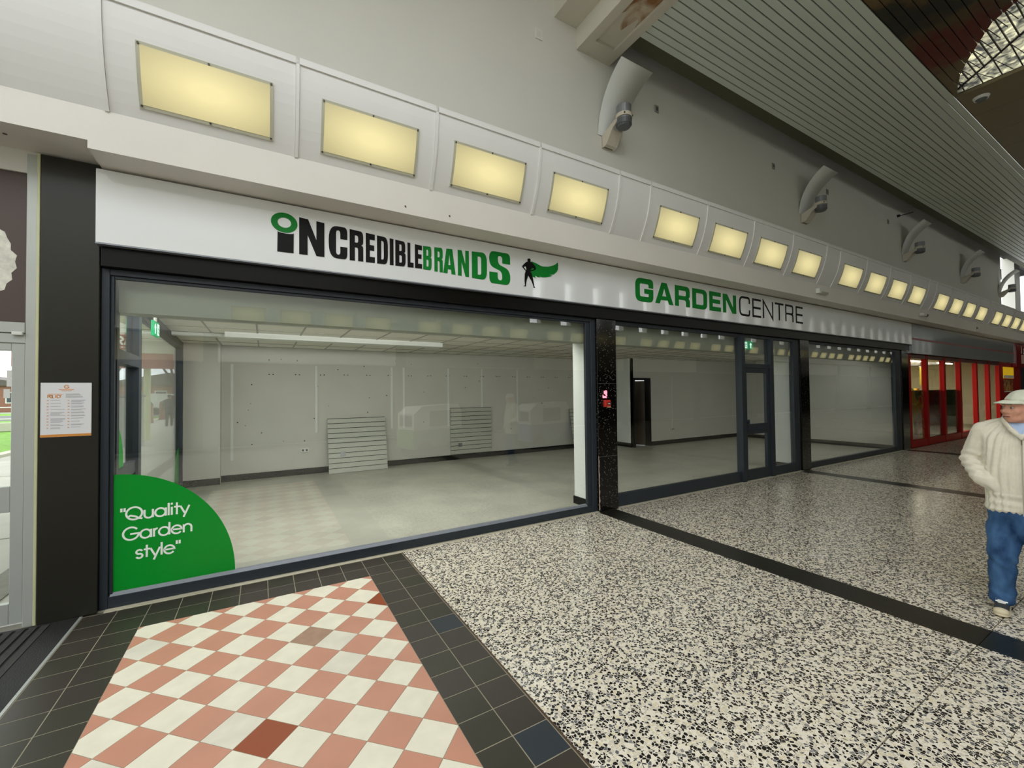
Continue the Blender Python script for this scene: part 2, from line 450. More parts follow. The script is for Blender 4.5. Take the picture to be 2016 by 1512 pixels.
# ================================================================== FACADE: pillars, upper wall, fascia, cove
PX = [(-1.418, -1.092), (3.965, 4.322), (9.405, 9.752), (14.64, 15.09)]
def pillar(x0, x1, m, z1=3.4, y0=-.03):
    p = tag(obj('pillar', bevel_box(x0, x1, y0, .10, .0, z1, .004, 1), m), kind='structure')
    return p
pil0 = pillar(PX[0][0], PX[0][1], M_panelblk, 3.45)
pil1 = pillar(*PX[1], M_granite, 2.655)
obj('joint', boxes((PX[1][0]+.012, PX[1][1]-.004, -.0325, -.03, 1.752, 1.756), (PX[1][0]+.012, PX[1][1]-.004, -.0325, -.03, .742, .746)), M_greyd, pil1)
chip = bmesh.new()
zz = .02
r2 = random.Random(5)
pts = []
while zz < .76:
    pts.append((r2.uniform(.004, .020), zz)); zz += r2.uniform(.01, .035)
poly = [(PX[1][0]-.002, .02)] + [(PX[1][0]+p[0]*(1-.5*abs(p[1]/.76-.3)), p[1]) for p in pts] + [(PX[1][0]-.002, .76)]
prism(chip, poly, lambda u, v, d: (u, -.0345+d, v), .004)
obj('chipped_edge', chip, mat('exposed_plaster', 'b9a49a', .8, noise=.15, nscale=60), pil1)['label'] = 'pale chipped plaster down the pillar edge'
pil2 = pillar(*PX[2], M_granite, 2.655)
pil3 = pillar(*PX[3], M_granite, 2.655)

wall_up = tag(obj('wall_upper', boxes((-9, 24.8, 0.0, .25, 3.3, 7.4)), M_wall), kind='structure')
tag(obj('wall_header', boxes((-1.42, 27.2, .045, .25, 2.66, 3.4)), M_dark), kind='structure')

trim1 = tag(obj('trim_1', boxes((-1.07, 34, -.40, .0, 3.405, 3.70), (-9, -1.07, -.40, .0, 3.462, 3.70)), M_fascia), kind='structure')
# screw plugs in the fascia
for (x, z) in ((1.194, 3.478), (1.655, 3.477)):
    bm = bmesh.new(); cyl(bm, (x, -.403, z), (x, -.40, z), .008, n=10); cyl(bm, (x+.004, -.409, z-.012), (x, -.40, z-.006), .004, n=8); obj('screw', bm, M_screw, trim1)
bm = bmesh.new()
for (x, y) in ((-1.62, -.33), (-1.53, -.22)): cyl(bm, (x, y, 3.459), (x, y, 3.4625), .012, n=10)
obj('screw', bm, M_screw, trim1)

# cove: gently bowed panels
RC = 1.434; PH = 30.6
def cove_pt(t, off=0.0):                      # t 0..1 bottom..top -> (y,z)
    a = R(PH)*(1-t)
    y = -.60 + RC*(1-math.cos(a)); z = 4.43 - RC*math.sin(a)
    n = (-math.cos(a), -math.sin(a))
    return (y+n[0]*off, z+n[1]*off)
def cove_slab(bm, x0, x1, t0, t1, o0, o1, n=8):
    F = []; B = []
    for k in range(n+1):
        t = t0+(t1-t0)*k/n; a = cove_pt(t, o1); b = cove_pt(t, o0)
        F.append((bm.verts.new((x0, *a)), bm.verts.new((x1, *a)))); B.append((bm.verts.new((x0, *b)), bm.verts.new((x1, *b))))
    for k in range(n):
        bm.faces.new((F[k][0], F[k][1], F[k+1][1], F[k+1][0])); bm.faces.new((B[k][1], B[k][0], B[k+1][0], B[k+1][1]))
        bm.faces.new((F[k][0], F[k+1][0], B[k+1][0], B[k][0])); bm.faces.new((F[k+1][1], F[k][1], B[k][1], B[k+1][1]))
    bm.faces.new((F[0][1], F[0][0], B[0][0], B[0][1])); bm.faces.new((F[n][0], F[n][1], B[n][1], B[n][0]))
    return F
trim2 = group_root('trim_2')
trim2['kind'] = 'structure'
bm = bmesh.new()                               # backing core and flat top ledge
prism(bm, [cove_pt(t/8, -.02) for t in range(9)] + [(0.0, 4.43), (0.0, 3.70)], lambda u, v, d: (-9+d, u, v), 43)
obj('cove_core', bm, M_cove, trim2)
BAY = 5.41; BX0 = -.967; PW = 1.211
cove_light_protos = []
def cove_light(xc, label, proto=[None]):
    if proto[0] is None:
        root = thing('cove_light', (0, 0, 0), 'x', 'light', 'lit panels along the cove')
        t0, t1 = .10, .655
        bm = bmesh.new(); cove_slab(bm, -.425, .425, t0, t1, -.005, .012, 8); 
        o1 = obj('cover', bm, M_clearrim, root, local=True)
        bm = bmesh.new(); cove_slab(bm, -.402, .402, t0+.03, t1-.03, .010, .0145, 8)
        d = obj('diffuser', bm, M_diff, root, local=True, smooth=False)
        # centre the diffuser's own origin so that its glow is centred on it
        yc, zc = cove_pt((t0+t1)/2, .013)
        for v in d.data.vertices: v.co -= Vector((0, yc, zc))
        d.location = (0, yc, zc)
        for (x, t) in ((-.41, t0+.02), (.41, t0+.02), (-.41, t1-.02), (.41, t1-.02), (0, t0+.018), (0, t1-.018)):
            a = cove_pt(t, .012); b = cove_pt(t, .020); bm = bmesh.new(); cyl(bm, (x, *a), (x, *b), .008, n=8)
            obj('screw', bm, M_screw, root, local=True)
        proto[0] = root; o = root
    else:
        o = copy_tree(proto[0])
    o.location = (xc, 0, 0); o['label'] = label; o['group'] = 'lit panels along the cove'
    return o
sh = {}
def cove_panel(x0, wd):
    k = round(wd, 3)
    if k not in sh:
        bm = bmesh.new(); cove_slab(bm, .014, wd-.014, .0, 1.0, -.03, .0, 10)
        cove_slab(bm, .014, wd-.014, .93, 1.0, .0, .014, 2)
        o = obj('cove_panel', bm, M_cove, trim2, local=True); sh[k] = o
        bm = bmesh.new(); cove_slab(bm, -.013, .013, .0, .93, -.03, .012, 10); r = obj('cove_rib', bm, M_cove, trim2, local=True); sh.setdefault('rib', r)
        rr = r
    else:
        o = sh[k].copy(); COL.objects.link(o); o.parent = trim2
        rr = sh['rib'].copy(); COL.objects.link(rr); rr.parent = trim2
    o.location = (x0, 0, 0); rr.location = (x0, 0, 0)
ordn = ['first', 'second', 'third', 'fourth']
bayname = ['over the left shop window', 'over the shop door bay', 'over the third window bay', 'over the red shopfront', 'past the red shopfront', 'at the mall end']
cove_panel(BX0-.568-.6, .6); cove_panel(BX0-.568, .568); cove_panel(BX0-.568-1.8, 1.2); cove_panel(BX0-.568-3.0, 1.2)
for k in range(6):
    x = BX0+BAY*k
    for j in range(4):
        cove_panel(x+PW*j, PW)
        cove_light(x+PW*(j+.5)+.005, f'{ordn[j]} lit cream panel of the four in the cove {bayname[k]}')
    cove_panel(x+PW*4, BAY-4*PW)

# beam, ceiling strip and slatted ceiling
beam = tag(obj('beam', boxes((3.70, 3.83, -10.2, 0, 6.34, 7.4), (4.17, 4.30, -10.2, 0, 6.34, 7.4), (3.83, 4.17, -.24, 0, 6.34, 7.4), (3.83, 4.17, -10.2, -.24, 6.372, 7.4), (3.33, 3.70, -10.2, 0, 6.63, 7.4)), mat('white_beam_paint', 'c9c4b6', .6, noise=.04, nscale=1.5)), kind='structure')
def mat_stain():
    m = mat('water_stained_plaster', 'b3a58c', .7); nt = m.node_tree; b = nt.nodes['Principled BSDF']; N = nt.nodes.new; L = nt.links.new
    g = N('ShaderNodeNewGeometry'); n = N('ShaderNodeTexNoise'); n.inputs['Scale'].default_value = 2.6; n.inputs['Detail'].default_value = 6; n.inputs['Distortion'].default_value = 1.2
    r = N('ShaderNodeValToRGB'); r.color_ramp.elements[0].position = .45; r.color_ramp.elements[0].color = (*lin('8a5f38'), 1)
    r.color_ramp.elements[1].position = .62; r.color_ramp.elements[1].color = (*lin('c4b9a2'), 1)
    L(g.outputs['Position'], n.inputs['Vector']); L(n.outputs['Fac'], r.inputs['Fac']); L(r.outputs['Color'], b.inputs['Base Color'])
    return m
bm = bmesh.new()
edge = [(3.835, -.66)]+[(3.835+.33*i/10, -.60-.12*math.sin(i*.9)-.02*(i % 3)) for i in range(1, 10)]+[(4.165, -.62), (4.165, -2.6), (3.835, -2.6)]
prism(bm, edge, lambda u, v, d: (u, v, 6.3695+d), .004)
obj('water_stain', bm, mat_stain(), beam)['label'] = 'brown water stain in the beam recess'
tag(obj('ceiling_strip', boxes((4.30, 34, -.565, -.35, 6.40, 6.42)), M_perf, None), kind='structure').name = 'ceiling_edge'
ceil = tag(obj('ceiling', boxes((4.30, 34, -2.32, -.35, 6.50, 6.56), (9.72, 57, -7.7, -2.32, 6.375, 6.42), (4.30, 57, -10.2, -7.7, 6.36, 6.4), (34, 57, -2.32, 0, 6.375, 6.42), (4.30, 34, -.35, .24, 6.98, 7.1), (4.30, 34, -.40, -.36, 6.42, 6.98)), M_dark), kind='structure')
tag(obj('roof', boxes((-9, 3.33, -3.4, .25, 7.3, 7.42)), M_wall), kind='structure')  # unseen roof section, added to cut overhead daylight on the facade
slat_me = None
for k in range(17):
    y = -.57-.1012*k
    for (a, b) in ((4.302, 17.0), (17.006, 34)):
        bm = boxes((a, b, y-.086, y, 6.36, 6.378)); 
        obj('slat', bm, M_slat, ceil)
for k in range(50):
    obj('soffit_panel', boxes((9.722+.94*k, 9.722+.94*k+.932, -7.70, -2.2916, 6.36, 6.374)), M_soffit, ceil)
obj('soffit_panel', boxes((4.302, 57, -10.19, -7.72, 6.345, 6.358)), M_slat, ceil)
bm = boxes((9.70, 9.722, -7.7, -2.2916, 6.35, 6.40)); obj('edge_bead', bm, M_soffit, ceil)

# mirror slats, reflected colours painted on, with a skylight cut through them
BND = [(9.700, -2.2916), (9.069, -2.481), (8.737, -2.636), (8.367, -2.843), (8.107, -2.996), (8.0, -3.15), (7.891, -3.30), (7.3, -4.2), (6.6, -5.6), (6.2, -7.7)]
def xb(y):
    for a, b in zip(BND[:-1], BND[1:]):
        if a[1] >= y >= b[1]:
            t = (y-a[1])/(b[1]-a[1]); return a[0]+(b[0]-a[0])*t
    return BND[0][0] if y > BND[0][1] else BND[-1][0]
def mat_painted_refl():  # brown, dark and red reflections put into the slats' base colour
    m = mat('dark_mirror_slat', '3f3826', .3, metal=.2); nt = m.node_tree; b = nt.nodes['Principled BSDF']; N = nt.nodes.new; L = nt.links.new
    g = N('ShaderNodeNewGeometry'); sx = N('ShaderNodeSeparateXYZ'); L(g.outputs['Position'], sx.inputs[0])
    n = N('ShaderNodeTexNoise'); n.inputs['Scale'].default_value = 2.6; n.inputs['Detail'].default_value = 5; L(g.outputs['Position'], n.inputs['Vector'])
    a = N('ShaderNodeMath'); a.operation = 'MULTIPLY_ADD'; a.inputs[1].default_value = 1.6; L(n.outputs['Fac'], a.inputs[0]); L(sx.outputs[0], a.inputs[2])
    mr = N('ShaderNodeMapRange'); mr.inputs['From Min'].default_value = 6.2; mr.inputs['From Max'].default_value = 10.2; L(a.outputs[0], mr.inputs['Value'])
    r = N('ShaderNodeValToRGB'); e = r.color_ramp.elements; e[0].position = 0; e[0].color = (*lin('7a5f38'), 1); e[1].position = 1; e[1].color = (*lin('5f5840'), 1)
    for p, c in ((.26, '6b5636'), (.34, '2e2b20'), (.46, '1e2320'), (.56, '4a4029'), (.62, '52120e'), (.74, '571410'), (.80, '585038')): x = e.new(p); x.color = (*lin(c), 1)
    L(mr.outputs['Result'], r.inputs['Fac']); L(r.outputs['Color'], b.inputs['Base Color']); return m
M_painted_refl = mat_painted_refl()
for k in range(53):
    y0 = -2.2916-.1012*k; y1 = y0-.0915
    bm = bmesh.new(); prism(bm, [(4.302, y0), (xb(y0), y0), (xb(y1), y1), (4.302, y1)], lambda u, v, d: (u, v, 6.36+d), .016); obj('mirror_slat', bm, M_painted_refl, ceil)
bm = bmesh.new(); prism(bm, [(4.3, -2.32)]+[(x-.01, y) for x, y in BND]+[(4.3, -7.7)], lambda u, v, d: (u, v, 6.42+d), .05); obj('slat_backing', bm, M_dark, ceil)
def mat_frost():
    m = bpy.data.materials.new('rain_streaked_skylight_glass'); m.use_nodes = True; nt = m.node_tree; nt.nodes.clear(); N = nt.nodes.new; L = nt.links.new
    o = N('ShaderNodeOutputMaterial'); tr = N('ShaderNodeBsdfTransparent'); tl = N('ShaderNodeBsdfTranslucent'); mx = N('ShaderNodeMixShader')
    g = N('ShaderNodeNewGeometry'); n = N('ShaderNodeTexNoise'); n.inputs['Scale'].default_value = 7; n.inputs['Detail'].default_value = 5; n.inputs['Distortion'].default_value = 1.5
    r = N('ShaderNodeValToRGB'); r.color_ramp.elements[0].position = .35; r.color_ramp.elements[0].color = (*lin('6f6f6c'), 1); r.color_ramp.elements[1].position = .68; r.color_ramp.elements[1].color = (*lin('cfccb8'), 1)
    L(g.outputs['Position'], n.inputs['Vector']); L(n.outputs['Fac'], r.inputs['Fac']); L(r.outputs['Color'], tr.inputs['Color']); L(r.outputs['Color'], tl.inputs['Color'])
    mx.inputs[0].default_value = .5; L(tr.outputs[0], mx.inputs[1]); L(tl.outputs[0], mx.inputs[2]); L(mx.outputs[0], o.inputs['Surface'])
    return m
sky = group_root('window_6'); 
bm = bmesh.new(); prism(bm, [(x+.01, y) for x, y in BND]+[(9.80, -7.7), (9.80, -2.2)], lambda u, v, d: (u, v, 6.44+d), .006); obj('pane', bm, mat_frost(), sky)
bar = mat('dark_glazing_bar', '3a3438', .5)
ridge = lambda y: 9.612-(y+2.334)/(-3.141+2.334)*(9.612-8.842)
for k in range(1, 52):
    y = -2.2916-.1012*k
    bm = boxes((xb(y)-.01, max(ridge(y), xb(y)+.02), y-.006, y+.006, 6.41, 6.435)); obj('glazing_bar', bm, bar, sky)
    bm = bmesh.new(); cyl(bm, (xb(y), y, 6.43), (min(ridge(y), xb(y)+.42), y-.055, 6.43), .005, n=6); obj('glazing_bar', bm, bar, sky)
    if k % 2:
        bm = bmesh.new(); cyl(bm, (ridge(y), y, 6.425), (9.72, y+.01, 6.425), .008, n=6); obj('glazing_bar', bm, bar, sky)
        bm = bmesh.new(); cyl(bm, (ridge(y), y, 6.43), (9.72, y-.10, 6.43), .005, n=6); obj('glazing_bar', bm, bar, sky)
bm = bmesh.new(); cyl(bm, (ridge(-2.334), -2.334, 6.44), (ridge(-7.6), -7.6, 6.44), .016, n=8); obj('ridge_bar', bm, bar, sky)

# ================================================================== SHOP WINDOWS AND DOOR
lint = tag(obj('trim_3', bevel_box(-1.08, 15.10, -.06, .045, 2.657, 2.822, .004, 1), M_lintel), kind='structure')
def pane(name, x0, x1, z0, z1, parent, y=.03, m=None):
    return obj(name, boxes((x0, x1, y, y+.008, z0, z1)), m or M_glass, parent)
def bar_part(name, b, parent, m=None):
    return obj(name, bevel_box(*b, .003, 1), m or M_frame, parent)
# window 1
w1 = group_root('window_1')
bar_part('frame', (-1.090, -1.040, 0, .07, 0, 2.655), w1); bar_part('frame', (3.88, 3.963, 0, .07, 0, 2.655), w1)
bar_part('frame', (-1.040, 3.88, 0, .07, 2.607, 2.655), w1); bar_part('sill', (-1.040, 3.88, 0, .07, .006, .094), w1)
bar_part('bead', (-1.040, -1.016, .018, .06, .094, 2.607), w1); bar_part('bead', (3.80, 3.88, .018, .06, .094, 2.607), w1)
bar_part('bead', (-1.016, 3.80, .018, .06, 2.583, 2.607), w1)
bm = bmesh.new(); prism(bm, [(0.004, .094), (.0285, .116), (.06, .116), (.06, .094)], lambda u, v, d: (-1.03+d, u, v), 4.82); obj('sill_bead', bm, M_frame_l, w1)['label'] = 'pale grey bead along the sill'
pane('pane', -1.016, 3.80, .112, 2.583, w1)
# quarter-disc sticker with its slogan
stk = bmesh.new()
cx0, cz0, rad = -1.0155, .118, .802
prism(stk, [(cx0, cz0)]+[(cx0+rad*math.cos(R(90*i/40)), cz0+(.915)*math.sin(R(90*i/40))) for i in range(41)], lambda u, v, d: (u, .0295-.0008+d, v), .001)
stick = obj('sticker', stk, M_green_d, w1); stick['label'] = 'green quarter disc sticker with a white slogan'
# ---- round geometric lettering, strokes on a unit x-height grid (xh = .62 of cap height 1)
def G_circle(cx, r=.31, cy_=.31): return ('c', [(cx+r*math.cos(2*math.pi*i/32), cy_+r*math.sin(2*math.pi*i/32)) for i in range(32)])
def letter(ch):
    """strokes and advance of a light geometric sans; cap height 1, x height .68"""
    x = .68; r = .34
    o = lambda cx, cy_, rr, ry=None: ('c', [(cx+rr*math.cos(2*math.pi*i/32), cy_+(ry or rr)*math.sin(2*math.pi*i/32)) for i in range(32)])
    l = lambda *p: ('l', list(p))
    D = {
        '"': ([l((.04, 1.0), (.04, .70)), l((.24, 1.0), (.24, .70))], .34),
        'Q': ([o(.50, .50, .50), ('l', [(.12, .24)]+[(.12+.30*t/6, .24+.10*math.sin(math.pi*t/6*.9)) for t in range(1, 6)]+[(.62, .22), (.80, .06), (1.02, .02)])], 1.12),
        'u': ([('l', [(.03, x), (.03, .27)]+arc(.30, .27, .27, .27, 180, 360, 12)[1:]+[(.57, x)]), l((.57, x), (.57, 0))], .72),
        'a': ([o(.34, .34, .34), l((.70, x), (.70, 0))], .86),
        'l': ([l((.03, 1.04), (.03, 0))], .21), 'i': ([l((.03, x), (.03, 0)), l((.03, 1.02), (.03, .86))], .21),
        't': ([l((.16, 1.0), (.16, 0)), l((-.04, x-.03), (.38, x-.03))], .40),
        'y': ([l((0, x), (.30, .04)), l((.62, x), (.22, -.30))], .70),
        'G': ([('l', arc(.50, .50, .50, .50, 40, 318, 28)), ('l', [(.45, .47), (1.0, .47)]+arc(.50, .50, .50, .50, 356, 318, 4)[1:])], 1.10),
        'r': ([l((.03, x), (.03, 0)), ('l', [(.03, .36)]+arc(.30, .40, .27, .27, 172, 95, 6))], .36),
        'd': ([o(.34, .34, .34), l((.70, 1.04), (.70, 0))], .86),
        'e': ([('l', [(0.02, .36), (.68, .36)]+arc(.34, .34, .34, .34, 4, 325, 26))], .80),
        'n': ([l((.03, x), (.03, 0)), ('l', [(.03, .40)]+arc(.30, .41, .27, .27, 180, 0, 12)[1:]+[(.57, 0)])], .73),
        's': ([('l', arc(.22, .50, .19, .165, 20, 180, 10)+arc(.22, .50, .19, .165, 180, 250, 5)[1:]+[(.24, .335)]+arc(.22, .175, .20, .175, 75, 0, 5)+arc(.22, .175, .20, .175, 0, -160, 10)[1:])], .54),
    }
    return D[ch]
def write(txt, x0, x1, zb, cap, fn, wd, parent, m, name='letter'):
    adv = sum(letter(c)[1] for c in txt); s = (x1-x0)/adv; x = x0
    for c in txt:
        st, a = letter(c); bm = bmesh.new()
        for k, (kind, pts) in enumerate(st):
            stroke(bm, [(x+p[0]*s, zb+p[1]*cap) for p in pts], wd, (lambda u, v, d, k=k: fn(u, v, d-.0012*k)), closed=(kind == 'c'))
        obj(name, bm, m, parent); x += a*s
fs = lambda u, v, d: (u, .0283+d*.2, v)
write('"Quality', -.973, -.530, .664, .098, fs, .0135, stick, M_white_v)
write('Garden', -.958, -.508, .5055, .098, fs, .0135, stick, M_white_v)
write('style"', -.880, -.592, .350, .098, fs, .0135, stick, M_white_v)

# window 2 with the shop door
w2 = group_root('window_2')
bar_part('frame', (4.324, 4.352, 0, .07, 0, 2.655), w2); bar_part('frame', (4.352, 9.40, 0, .07, 2.602, 2.655), w2)
bar_part('sill', (4.352, 7.36, 0, .07, .006, .182), w2); bar_part('mullion', (7.36, 7.468, -.035, .09, 0, 2.602), w2)
bar_part('mullion', (8.315, 8.412, -.03, .09, 0, 2.602), w2); bar_part('frame', (9.195, 9.402, 0, .09, 0, 2.602), w2); bar_part('sill', (8.412, 9.195, 0, .07, .006, .175), w2)
bar_part('transom', (7.468, 8.315, -.005, .07, 2.045, 2.125), w2)
pane('pane', 4.352, 7.36, .18, 2.602, w2); pane('pane', 8.412, 9.195, .174, 2.602, w2); pane('fanlight_pane', 7.468, 8.315, 2.125, 2.602, w2)
d1 = group_root('door_1')
for b, n in (((7.472, 7.558, .0, .055, .012, 2.04), 'stile'), ((8.195, 8.311, .0, .055, .012, 2.04), 'stile'), ((7.558, 8.195, .0, .055, .012, .192), 'bottom_rail'), ((7.558, 8.195, .0, .055, .835, 1.020), 'middle_rail'), ((7.558, 8.195, .0, .055, 1.958, 2.04), 'top_rail')):
    bar_part(n, b, d1)
pane('pane', 7.558, 8.195, .19, .837, d1); pane('pane', 7.558, 8.195, 1.018, 1.96, d1)
hb = boxes((7.505, 7.60, -.012, 0, .91, 1.105), (7.505, 7.53, -.05, -.012, .93, .95), (7.505, 7.53, -.05, -.012, 1.065, 1.085), (7.505, 7.53, -.062, -.05, .91, 1.105))
obj('handle', hb, M_frame, d1)
# window 3
w3 = group_root('window_3')
bar_part('frame', (9.755, 9.79, 0, .07, 0, 2.655), w3); bar_part('frame', (14.29, 14.64, 0, .09, 0, 2.655), w3); bar_part('frame', (9.79, 14.29, 0, .07, 2.598, 2.655), w3)
bar_part('sill', (9.79, 14.29, 0, .07, .006, .118), w3); pane('pane', 9.79, 14.29, .116, 2.6, w3)
# side glazing on the garden side of the shop
w4 = group_root('window_4')
gx = lambda y: -1.06-.0458*(y-.05)
def side_bar(n, y0, y1, z0, z1, dx=.05):
    bm = bmesh.new(); prism(bm, [(gx(y0)-dx, y0), (gx(y0)+dx, y0), (gx(y1)+dx, y1), (gx(y1)-dx, y1)], lambda u, v, d: (u, v, z0+d), z1-z0); return obj(n, bm, M_frame, w4)
side_bar('frame', .08, .16, 0, 2.6); side_bar('mullion', .98, 1.12, 0, 2.6); side_bar('frame', 4.94, 5.07, 0, 2.6)
side_bar('transom', .16, .98, 1.93, 2.04); side_bar('head', .16, .98, 2.5, 2.6); side_bar('head', 1.12, 4.94, 2.48, 2.6); side_bar('sill', 1.12, 4.94, 0, .11); side_bar('sill', .16, .98, 0, .16); side_bar('middle_rail', .16, .98, .92, 1.03, .03)
for (y0, y1, z0, z1) in ((.16, .98, 2.04, 2.5), (.16, .98, 1.03, 1.93), (.16, .98, .16, .92), (1.12, 4.94, .11, 2.48)):
    bm = bmesh.new(); prism(bm, [(gx(y0)-.004, y0), (gx(y0)+.004, y0), (gx(y1)+.004, y1), (gx(y1)-.004, y1)], lambda u, v, d: (u, v, z0+d), z1-z0); obj('pane', bm, M_glass2, w4)
def side_disc(y0, sgn, z0, r):
    bm = bmesh.new(); prism(bm, [(y0, z0)]+[(y0+sgn*r*math.cos(R(90*i/20)), z0+r*math.sin(R(90*i/20))) for i in range(21)], lambda u, v, d: (gx(u)+.005+d, u, v), .001); obj('sticker', bm, M_green_d, w4)['label'] = 'green quarter disc on the side glass'
side_disc(.165, 1, 1.03, .42); side_disc(4.935, -1, .12, .62)

# ================================================================== SHOP SIGN
sign = thing('shop_sign', (7, -.07, 2.82), 'long white fascia sign above the shop windows with black and green lettering', 'sign')
obj('sign_board', bevel_box(-1.097, 15.08, -.118, -.03, 2.82, 3.388, .004, 1), M_sign, sign)
obj('bottom_edge', boxes((-1.097, 15.08, -.119, -.028, 2.812, 2.82)), M_frame_l, sign)
zt1 = lambda x: 3.287+(3.217-3.287)*(x-.283)/(1.453-.283)
zb1 = lambda x: 2.942+(2.972-2.942)*(x-.108)/(1.453-.108)
zt2 = lambda x: 3.218+(3.262-3.218)*((x-1.465)/(2.226-1.465))
zb2 = lambda x: 2.970+(2.944-2.970)*((x-1.465)/(2.226-1.465))
HV = {  # heavy condensed capitals in a unit box
 'I': [[(0, 0), (1, 0), (1, 1), (0, 1)]],
 'N': [[(0, 0), (.33, 0), (.33, .56), (.68, 0), (1, 0), (1, 1), (.68, 1), (.68, .45), (.35, 1), (0, 1)]],
 'C': [[(1, .62), (1, 1, .38), (0, 1, .45), (0, 0, .45), (1, 0, .38), (1, .38), (.62, .38), (.62, .12, .14), (.39, .12, .14), (.39, .88, .14), (.62, .88, .14), (.62, .62)]],
 'R': [[(0, 0), (.38, 0), (.38, .44), (.62, .44, .10), (.62, 0), (1, 0), (1, .50, .12), (.84, .53, .05), (1, .58, .1), (1, 1, .30), (0, 1)], [(.38, .60), (.38, .84), (.63, .84, .10), (.63, .60, .10)]],
 'E': [[(0, 0), (1, 0), (1, .2), (.44, .2), (.44, .42), (.93, .42), (.93, .61), (.44, .61), (.44, .8), (1, .8), (1, 1), (0, 1)]],
 'D': [[(0, 0), (1, 0, .35), (1, 1, .35), (0, 1)], [(.38, .16), (.38, .84), (.62, .84, .12), (.62, .16, .12)]],
 'B': [[(0, 0), (1, 0, .25), (1, .52, .16), (.82, .54, .03), (.97, .57, .08), (.97, 1, .25), (0, 1)], [(.38, .14), (.38, .43), (.63, .43, .09), (.63, .14, .09)], [(.38, .60), (.38, .86), (.61, .86, .08), (.61, .60, .08)]],
 'L': [[(0, 0), (1, 0), (1, .2), (.46, .2), (.46, 1), (0, 1)]],
 'A': [[(0, 0), (.33, 0), (.37, .18), (.63, .18), (.67, 0), (1, 0), (.74, 1), (.26, 1)], [(.405, .35), (.595, .35), (.5, .80)]],
 'S': [[(1, .66), (1, 1, .38), (0, 1, .42), (0, .54, .3), (.60, .40, .14), (.62, .12, .12), (.39, .12, .12), (.39, .35), (0, .35), (0, 0, .40), (1, 0, .42), (1, .47, .3), (.42, .62, .12), (.39, .88, .12), (.62, .88, .12), (.62, .66)]],
}
SY = -.1225
fsign = lambda u, v, d: (u, SY+d, v)
def env(ch, x0, x1, zb, zt, m, parent=sign):
    bm = bmesh.new(); loops = []
    for L in HV[ch]:
        P = fil(L, 6); loops.append([(x0+p[0]*(x1-x0), zb(x0+p[0]*(x1-x0))+p[1]*(zt(x0+p[0]*(x1-x0))-zb(x0+p[0]*(x1-x0)))) for p in P])
    shape(bm, loops, fsign, .004); return obj('letter', bm, m, parent)
bm = bmesh.new(); shape(bm, [[(.107, zb1(.107)), (.238, zb1(.238)), (.240, 3.127)]+[(.174+.066*math.cos(R(a)), 3.1275-.012*math.sin(R(a))) for a in (30, 60, 90, 120, 150)]+[(.110, 3.127)]], fsign, .004); obj('letter', bm, M_black_ltr, sign)
ring = [(.1635+.1065*math.cos(R(a*7.5)), 3.213+.090*math.sin(R(a*7.5))) for a in range(48)]; ringi = [(.164+.054*math.cos(R(a*7.5)), 3.2135+.0465*math.sin(R(a*7.5))) for a in range(48)]
bm = bmesh.new(); shape(bm, [ring, ringi], fsign, .004); obj('letter_dot', bm, M_green, sign)['label'] = 'green ring dotting the first letter'
for ch, a, b in (('N', .284, .498), ('R', .725, .852), ('E', .877, .964), ('D', .986, 1.094), ('I', 1.113, 1.151), ('B', 1.170, 1.276), ('L', 1.297, 1.361), ('E', 1.376, 1.453)):
    env(ch, a, b, zb1, zt1, M_black_ltr)
env('C', .536, .703, lambda x: 2.955, lambda x: 3.266, M_black_ltr)
for ch, a, b in (('B', 1.466, 1.559), ('R', 1.591, 1.686), ('A', 1.692, 1.835), ('N', 1.864, 1.998), ('D', 2.036, 2.226)):
    env(ch, a, b, zb2, zt2, M_green)
env('S', 2.258, 2.537, lambda x: 2.922, lambda x: 3.299, M_green)
# caped figure silhouette: plain generic emblem
q = lambda x, y: (2.5795+x*(3.340-2.5795)/1890, 3.338+(3.447-3.338)*x/1890-(3.338-2.848+(.528-.490)*x/1890)*y/1512)
def silh(name, pix, m, off=0.0):
    bm = bmesh.new(); prism(bm, [q(*p) for p in pix], lambda u, v, d: (u, SY-off+d, v), .003); return obj(name, bm, m, sign)
silh('emblem_cape', [(640, 365), (700, 370), (860, 440), (980, 510), (1080, 540), (1270, 545), (1450, 500), (1560, 450), (1650, 375), (1668, 480), (1655, 640), (1600, 740), (1490, 825), (1320, 845), (1440, 875), (1330, 910), (1180, 938), (1060, 942), (1000, 930), (930, 865), (975, 942), (880, 938), (780, 875), (800, 962), (690, 930), (640, 760), (600, 560)], M_green)
silh('emblem_figure', [(505, 300), (520, 260), (565, 252), (610, 262), (625, 305), (610, 350), (612, 372), (690, 410), (740, 480), (800, 560), (815, 640), (780, 680), (640, 730), (615, 745), (650, 800), (690, 960), (720, 1120), (745, 1280), (775, 1345), (720, 1330), (712, 1270), (640, 1070), (520, 880), (505, 960), (470, 1060), (450, 1180), (435, 1250), (445, 1290), (350, 1280), (410, 1255), (395, 1080), (405, 830), (440, 715), (390, 660), (315, 565), (335, 510), (400, 440), (460, 385), (510, 370), (515, 345)], M_black_ltr, .0015)
silh('emblem_highlight', [(370, 572), (435, 555), (455, 640), (450, 690)], M_sign, .003)
silh('emblem_highlight', [(610, 690), (670, 610), (735, 620), (720, 660)], M_green, .003)
